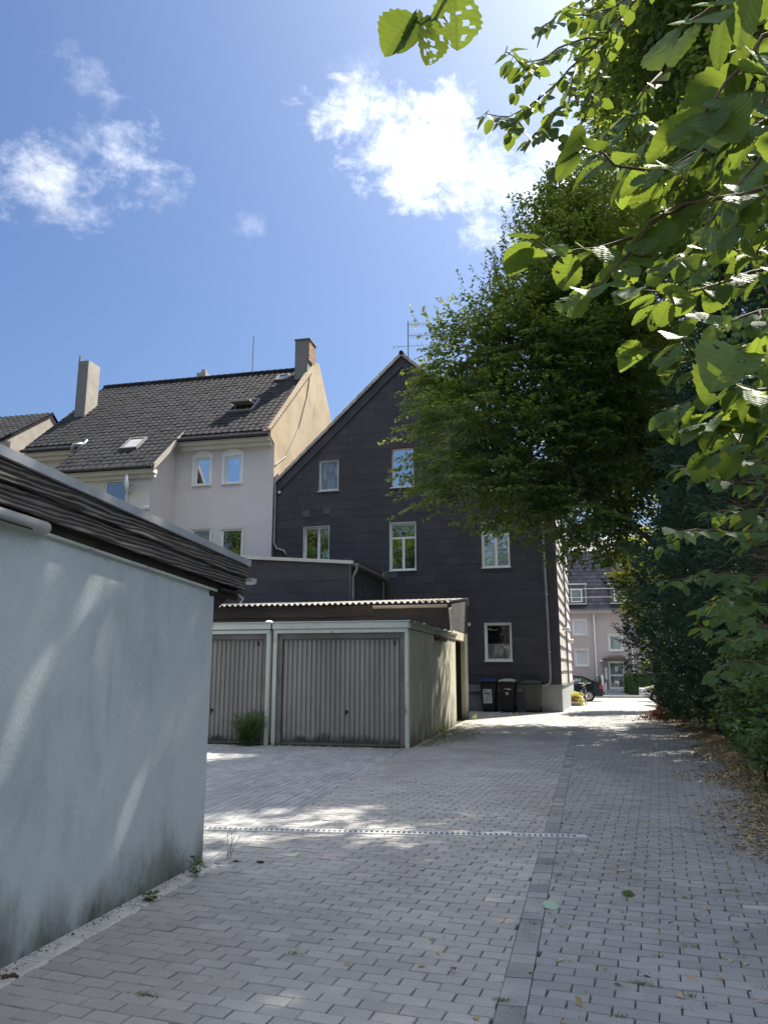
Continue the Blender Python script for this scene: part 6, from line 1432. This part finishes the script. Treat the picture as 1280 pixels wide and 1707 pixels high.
t2 = thing('tall_garden_tree', 'very tall broadleaf tree standing far back above the hazel leaves at the top right', 'tree', (5.8, 24, 0))
tapered('trunk', 'bark', t2, branch_curve((5.8, 24, -.1), (4.6, 24, 19), 0, 7, .1), .34, .06)
TL2 = [(3.6, 22.5, 19, 1.9), (3.5, 24.5, 21.5, 1.9), (4.7, 22, 16, 2.1), (3.5, 23.5, 16.5, 1.3), (5, 24, 19, 2.4), (3.2, 26, 23, 1.7), (4.4, 26, 17, 2), (5.6, 26, 21, 2.3), (6.5, 23, 18, 2.4)]
for l in TL2: tapered('branch', 'bark', t2, branch_curve((5.2, 24, 12), l[:3], .4, 5, .1), .08, .02, 6)
p, d, L = lobe_sprays(TL2, 30, .15); q = fans(p, d, L * 1.4, 30, .45, .14); leaves('crown', 'hornbeam', t2, *q, .18, .12)
# thick hedge added behind the conifers as a dark mass to block light
gh = thing('light_blocking_hedge', 'tall dense dark hedge added behind the conifer row to block light', 'hedge', (6, 20, 0))
q = MB(); q.box(5.6, 6.6, 4, 34, 0, 3.6); q.build('core', 'shrub', gh, world=True)
n = 26000; P = np.stack([5.5 + rng.normal(0, .25, n), rng.uniform(4, 34, n), 3.9 * rng.random(n)], 1); D = rand_dirs(n)
leaves('foliage', 'shrub', gh, P, D, rand_dirs(n), .16, .10)
# trees at the back of the yard, behind the photographer, mirrored in the house windows
for bx, by, bh, lab in ((-44, -42, 25, 'broad tree mirrored in the left windows of the shingled house'), (-25, -44, 26, 'tall tree mirrored in the middle windows of the shingled house'), (-8, -43, 25, 'tall tree mirrored in the right windows of the shingled house')):
    t = thing('yard_tree', lab, 'tree', (bx, by, 0)); tapered('trunk', 'bark', t, branch_curve((bx, by, -.1), (bx, by, bh * .8), 0, 6, .1), .3, .06)
    lb_ = [(bx + random.uniform(-7, 7), by + random.uniform(-2, 2), random.uniform(3, bh - 2), random.uniform(2.2, 3.6)) for _ in range(26)]
    p, d, L = lobe_sprays(lb_, 14, .3); q = fans(p, d, L * 1.8, 26, .5, .14); leaves('crown', 'hornbeam', t, *q, .34, .24)

# ------------------------------------------------------------------ far hedges, planters, bush, weeds
def clipped(label, x0, x1, y0, y1, z0, z1, mat, n, ln):
    t = thing('clipped_hedge', label, 'hedge', ((x0 + x1) / 2, (y0 + y1) / 2, z0))
    q = MB(); q.box(x0 + .08, x1 - .08, y0 + .08, y1 - .08, z0, z1 - .08); q.build('core', 'shrub', t, world=True)
    P = np.stack([rng.uniform(x0, x1, n), rng.uniform(y0, y1, n), rng.uniform(z0, z1, n)], 1)
    fsel = rng.integers(0, 4, n); P[fsel == 0, 0] = x0; P[fsel == 1, 1] = y0; P[fsel == 2, 2] = z1; P[fsel == 3, 0] = x1; P += rng.normal(0, .03, P.shape)
    leaves('foliage', mat, t, P, rand_dirs(n), rand_dirs(n), ln, ln * .7)
clipped('square clipped green hedge right of the far door path', 3.95, 6.5, 56.9, 58.2, -.26, 1.12, 'hedge', 4200, .10)
shrub('loose green bushes before the far house left of the path', [(1.9, 58.2, .35, .55), (1.2, 58.4, .3, .6), (.4, 58.4, .25, .6), (2.1, 58.5, .7, .35)], 'shrub', 50, .12, .08)
shrub('spiky pale green bush behind the clipped hedge', [(4.4, 58.9, 1.0, .45), (5.2, 59, .9, .5)], 'weed', 50, .16, .05)
ge = ground_z(36.8)
pl = thing('stone_bench', 'pale low stone bench with planters by the house corner', 'bench', (.12, 36.6, ge))
q = MB(); q.box(-.28, .36, -.5, .9, .12, .20); q.build('slab', 'stone', pl, bevel=.01)
for yy in (-.42, .62): q = MB(); q.box(-.25, .33, yy, yy + .2, -.02, .119); q.build('leg', 'stone', pl, bevel=.01)
pn = thing('flower_box', 'terracotta planter box standing on the pale stone bench', 'planter', (.18, 36.5, ge + .20))
q = MB(); q.hexa([(-.20, -.18, 0), (.24, -.18, 0), (.24, .5, 0), (-.20, .5, 0), (-.24, -.22, .25), (.28, -.22, .25), (.28, .54, .25), (-.24, .54, .25)]); q.build('box', 'terracotta', pn, bevel=.012)
q = MB(); q.box(-.22, .26, -.2, .52, .251, .26); q.build('soil', 'clod', pn)
n = 320; P = rng.normal((.08, .1, .30), (.15, .2, .045), (n, 3)); leaves('flowers', 'flower', pn, P + np.array([.18, 36.5, ge + .20]), rand_dirs(n), rand_dirs(n), .07, .06, kind='stuff')
n = 330; fp = thing('flowering_plant', 'yellow flowering plant trailing beside the terracotta planter', 'plant', (.46, 36.5, ge))
P = np.stack([rng.normal(.46, .10, n), rng.normal(36.45, .14, n), ge + .02 + .46 * rng.random(n)], 1); leaves('foliage', 'flower', fp, P, rand_dirs(n), rand_dirs(n), .075, .06)
q = MB()
for i in range(6): q.tube(branch_curve((.46, 36.5, ge), (.46 + random.gauss(0, .1), 36.5 + random.gauss(0, .1), ge + .42), 0, 3, .02), .007, 4)
q.build('stem', 'bark2', fp, world=True)
# bush by the garage door
def plant(label, x, y, h, r, n, mat, ln, wd, name='weed', cat='weed', group=None, tmpl=DIAMOND, lean=0.0):
    t = thing(name, label, cat, (x, y, 0), 0, group); q = MB(); k = max(2, int(n / 14)); P = []; D = []
    for i in range(k):
        a = random.uniform(0, 6.28); rr = r * math.sqrt(random.random()); e = Vector((x + math.cos(a) * rr + lean, y + math.sin(a) * rr * .8, h * random.uniform(.55, 1)))
        pts = branch_curve((x + random.gauss(0, r * .12), y + random.gauss(0, r * .12), 0), e, .04 * h, 4, .012 * h); q.tube(pts, .002 if h < .45 else .004, 4, False)
        for j in range(14):
            u = random.uniform(.2, 1); p_ = Vector(pts[0]).lerp(e, u); aa = random.uniform(0, 6.28); P.append(p_ + Vector((math.cos(aa), math.sin(aa), 0)) * ln * .3); D.append((math.cos(aa), math.sin(aa), random.uniform(-.4, .5)))
    q.build('stem', 'weed', t, world=True)
    N_ = np.stack([rng.normal(0, .4, len(P)), rng.normal(0, .4, len(P)), np.ones(len(P))], 1)
    leaves('leaves', mat, t, np.array(P), np.array(D), N_, rng.uniform(ln * .6, ln * 1.2, len(P)), wd, tmpl); return t
plant('bushy green plant growing between the two garage doors', -6.28, 14.95, .68, .42, 1500, 'weed', .075, .028, 'bush', 'bush')
plant('yellow green weed at the foot of the sunny garage wall', -2.93, 18.6, .22, .10, 90, 'flower', .05, .03)
plant('leafy weed at the near corner of the plastered wall', -2.72, 5.62, .20, .06, 46, 'weed', .045, .024, tmpl=OVAL)
plant('small bright green weed under the plastered wall', -2.73, 5.0, .09, .05, 30, 'weed', .045, .026, tmpl=OVAL)
plant('dry pale wispy weed standing beyond the plastered wall corner', -2.72, 6.2, .30, .14, 60, 'litter', .02, .006, name='dry_weed')
plant('green weed by the shed recess near the sunlit paving', -3.2, 24.9, .4, .15, 140, 'weed', .06, .03)
plant('pale weed sprouting in front of the shed recess', -2.75, 23.9, .2, .12, 70, 'flower', .04, .02)
P = []; 
for x0, x1, y in ((-8.6, -6.4, 15.12), (-5.9, -3.1, 15.14)):
    n = 700; P.append(np.stack([rng.uniform(x0, x1, n), y + rng.normal(0, .05, n), rng.uniform(0, .05, n)], 1))
n = 900; t_ = rng.random(n); P.append(np.stack([-2.9 + np.abs(rng.normal(0, .16, n)), rng.uniform(15.4, 22.5, n), rng.uniform(0, .03, n)], 1))
n = 1100; P.append(np.stack([-2.55 + rng.normal(0, .35, n), 18.3 + rng.normal(0, 1.0, n), rng.uniform(0, .015, n)], 1))
P = np.concatenate(P); n = len(P); D = rand_dirs(n); D[:, 2] = np.abs(D[:, 2]) * .6
leaves('wall_foot_weeds', 'weed', None, P, D, rand_dirs(n), rng.uniform(.015, .05, n), .012, DIAMOND, 'stuff')
n = 420; y_ = rng.uniform(2.8, 6.0, n); P = np.stack([-2.855 + np.abs(rng.normal(0, .05, n)), y_, np.full(n, .012)], 1)
leaves('wall_foot_dirt', 'soilcrumb', None, P, rand_dirs(n) * np.array([1, 1, .3]), np.tile([0, 0, 1.0], (n, 1)), rng.uniform(.006, .02, n), rng.uniform(.005, .014, n), DIAMOND, 'stuff')
# tiny grass tufts in the joints
P = []
for x, y, k in ((-1.99, 3.63, 50), (-1.5, 4.3, 26), (-1.05, 5.6, 20), (-.36, 3.95, 40), (-.25, 5.1, 26), (-.15, 6.6, 20), (.28, 4.3, 40), (.50, 4.2, 30), (.9, 4.05, 34), (.42, 3.75, 24), (1.0, 3.7, 30), (.6, 4.9, 24), (1.2, 5.2, 30), (-.45, 3.6, 34), (1.05, 6.1, 40), (.1, 3.5, 30), (-2.05, 5.1, 16), (.15, 3.9, 26), (.62, 3.6, 26)):
    P.append(np.stack([x + rng.normal(0, .028, k), y + rng.normal(0, .010, k), np.zeros(k)], 1))
for i in range(230):
    x, y = random.uniform(-.3, 1.9), random.uniform(3.2, 9); k = 7; P.append(np.stack([x + rng.normal(0, .025, k), y + rng.normal(0, .005, k), np.zeros(k) - .003], 1))
P = np.concatenate(P); n = len(P); D = rng.normal(0, .6, (n, 3)); D[:, 2] = 1
leaves('joint_grass', 'weed', None, P, D, rand_dirs(n), rng.uniform(.012, .032, n), .004, BLADE, 'stuff')
# fallen dry leaves, thick along the fence
def fx(y): return np.where(y < 20, 2.25 + .095 * (y - 9), 3.3)
n = 22000; Y_ = 7.0 + 22 * rng.random(n) ** 1.3; X_ = fx(Y_) + .12 - np.abs(rng.normal(0, 1, n)) * (.22 + .24 * np.abs(np.sin(Y_ * .9)) + .06 * np.sin(Y_ * 2.7)); Z_ = rng.random(n) * .05 * np.clip(1 - (fx(Y_) - X_) * 1.6, .08, 1) + .004
n2 = 800; Y2 = 3.2 + 22 * rng.random(n2) ** 1.4; X2 = fx(Y2) - np.abs(rng.normal(0, 1.1, n2)); ok = X2 > -2.6; P = np.concatenate([np.stack([X_, Y_, Z_], 1), np.stack([X2[ok], Y2[ok], np.full(ok.sum(), .005)], 1)])
n = len(P); D = rng.normal(0, 1, (n, 3)); D[:, 2] *= .22; N_ = np.stack([rng.normal(0, .35, n), rng.normal(0, .35, n), np.ones(n)], 1)
leaves('fallen_leaves', 'litter', None, P, D, N_, rng.uniform(.025, .065, n), rng.uniform(.015, .035, n), DIAMOND, 'stuff')
n = 2200; P = np.stack([2.85 + rng.normal(0, .2, n), 26.4 + rng.normal(0, .6, n), np.abs(rng.normal(0, .11, n))], 1); P[:, 2] *= np.exp(-((P[:, 0] - 2.85) / .35) ** 2)
P2 = np.stack([2.6 + rng.normal(0, .35, 260), 25.4 + rng.normal(0, .8, 260), np.full(260, .006)], 1); P = np.concatenate([P, P2]); n = len(P)
tag(leaves('leaf_pile', 'redlitter', None, P, rand_dirs(n), rand_dirs(n), rng.uniform(.05, .11, n), .035), 'heap of red brown dead leaves by the fence at the lane end', 'leaf pile')
n = 420; P = np.stack([rng.uniform(-2.7, 1.8, n), rng.uniform(3, 16, n), np.full(n, .004)], 1)
leaves('debris', 'litter', None, P, rand_dirs(n) * np.array([1, 1, .2]), np.tile([0, 0, 1.0], (n, 1)), rng.uniform(.006, .02, n), rng.uniform(.005, .012, n), DIAMOND, 'stuff')
PALE = LEAFM[4].copy(); PALE.materials[0] = MAT['paleleaf']
gl_ = put_leaf(new_obj('fallen_green_leaf', None), (-.21, 5.42, .022), (.95, .25, .05), (.1, -.35, 1), .10, PALE)
tag(gl_.parent, 'pale green leaf lying on the dark strip of the paving', 'leaf')
g2 = put_leaf(new_obj('fallen_green_leaf', None), (.30, 5.85, .012), (1, -.2, .02), (-.1, -.2, 1), .085, LEAFM[1]); tag(g2.parent, 'dark green leaf lying in a sun fleck on the right hand paving', 'leaf')
def clod(x, y, r, label, k=9):
    q = MB()
    for i in range(k):
        a = random.uniform(0, 6.28); d_ = r * random.uniform(0, .9); rr = r * random.uniform(.25, .5)
        q.lathe([(rr * .6, 0), (rr, rr * .35), (rr * .6, rr * .8), (0, rr)], (x + d_ * math.cos(a) * 1.4, y + d_ * math.sin(a) * .7, .002), 7)
    tag(q.build('clod', 'clod', None), label, 'clod')
clod(-2.42, 6.12, .034, 'dark brown clod on the pale paving near the wall corner')
clod(-2.76, 3.66, .042, 'dry brown clump at the foot of the plastered wall')
clod(-2.62, 6.1, .03, 'small dark crumbs beside the wall corner weed', 6)
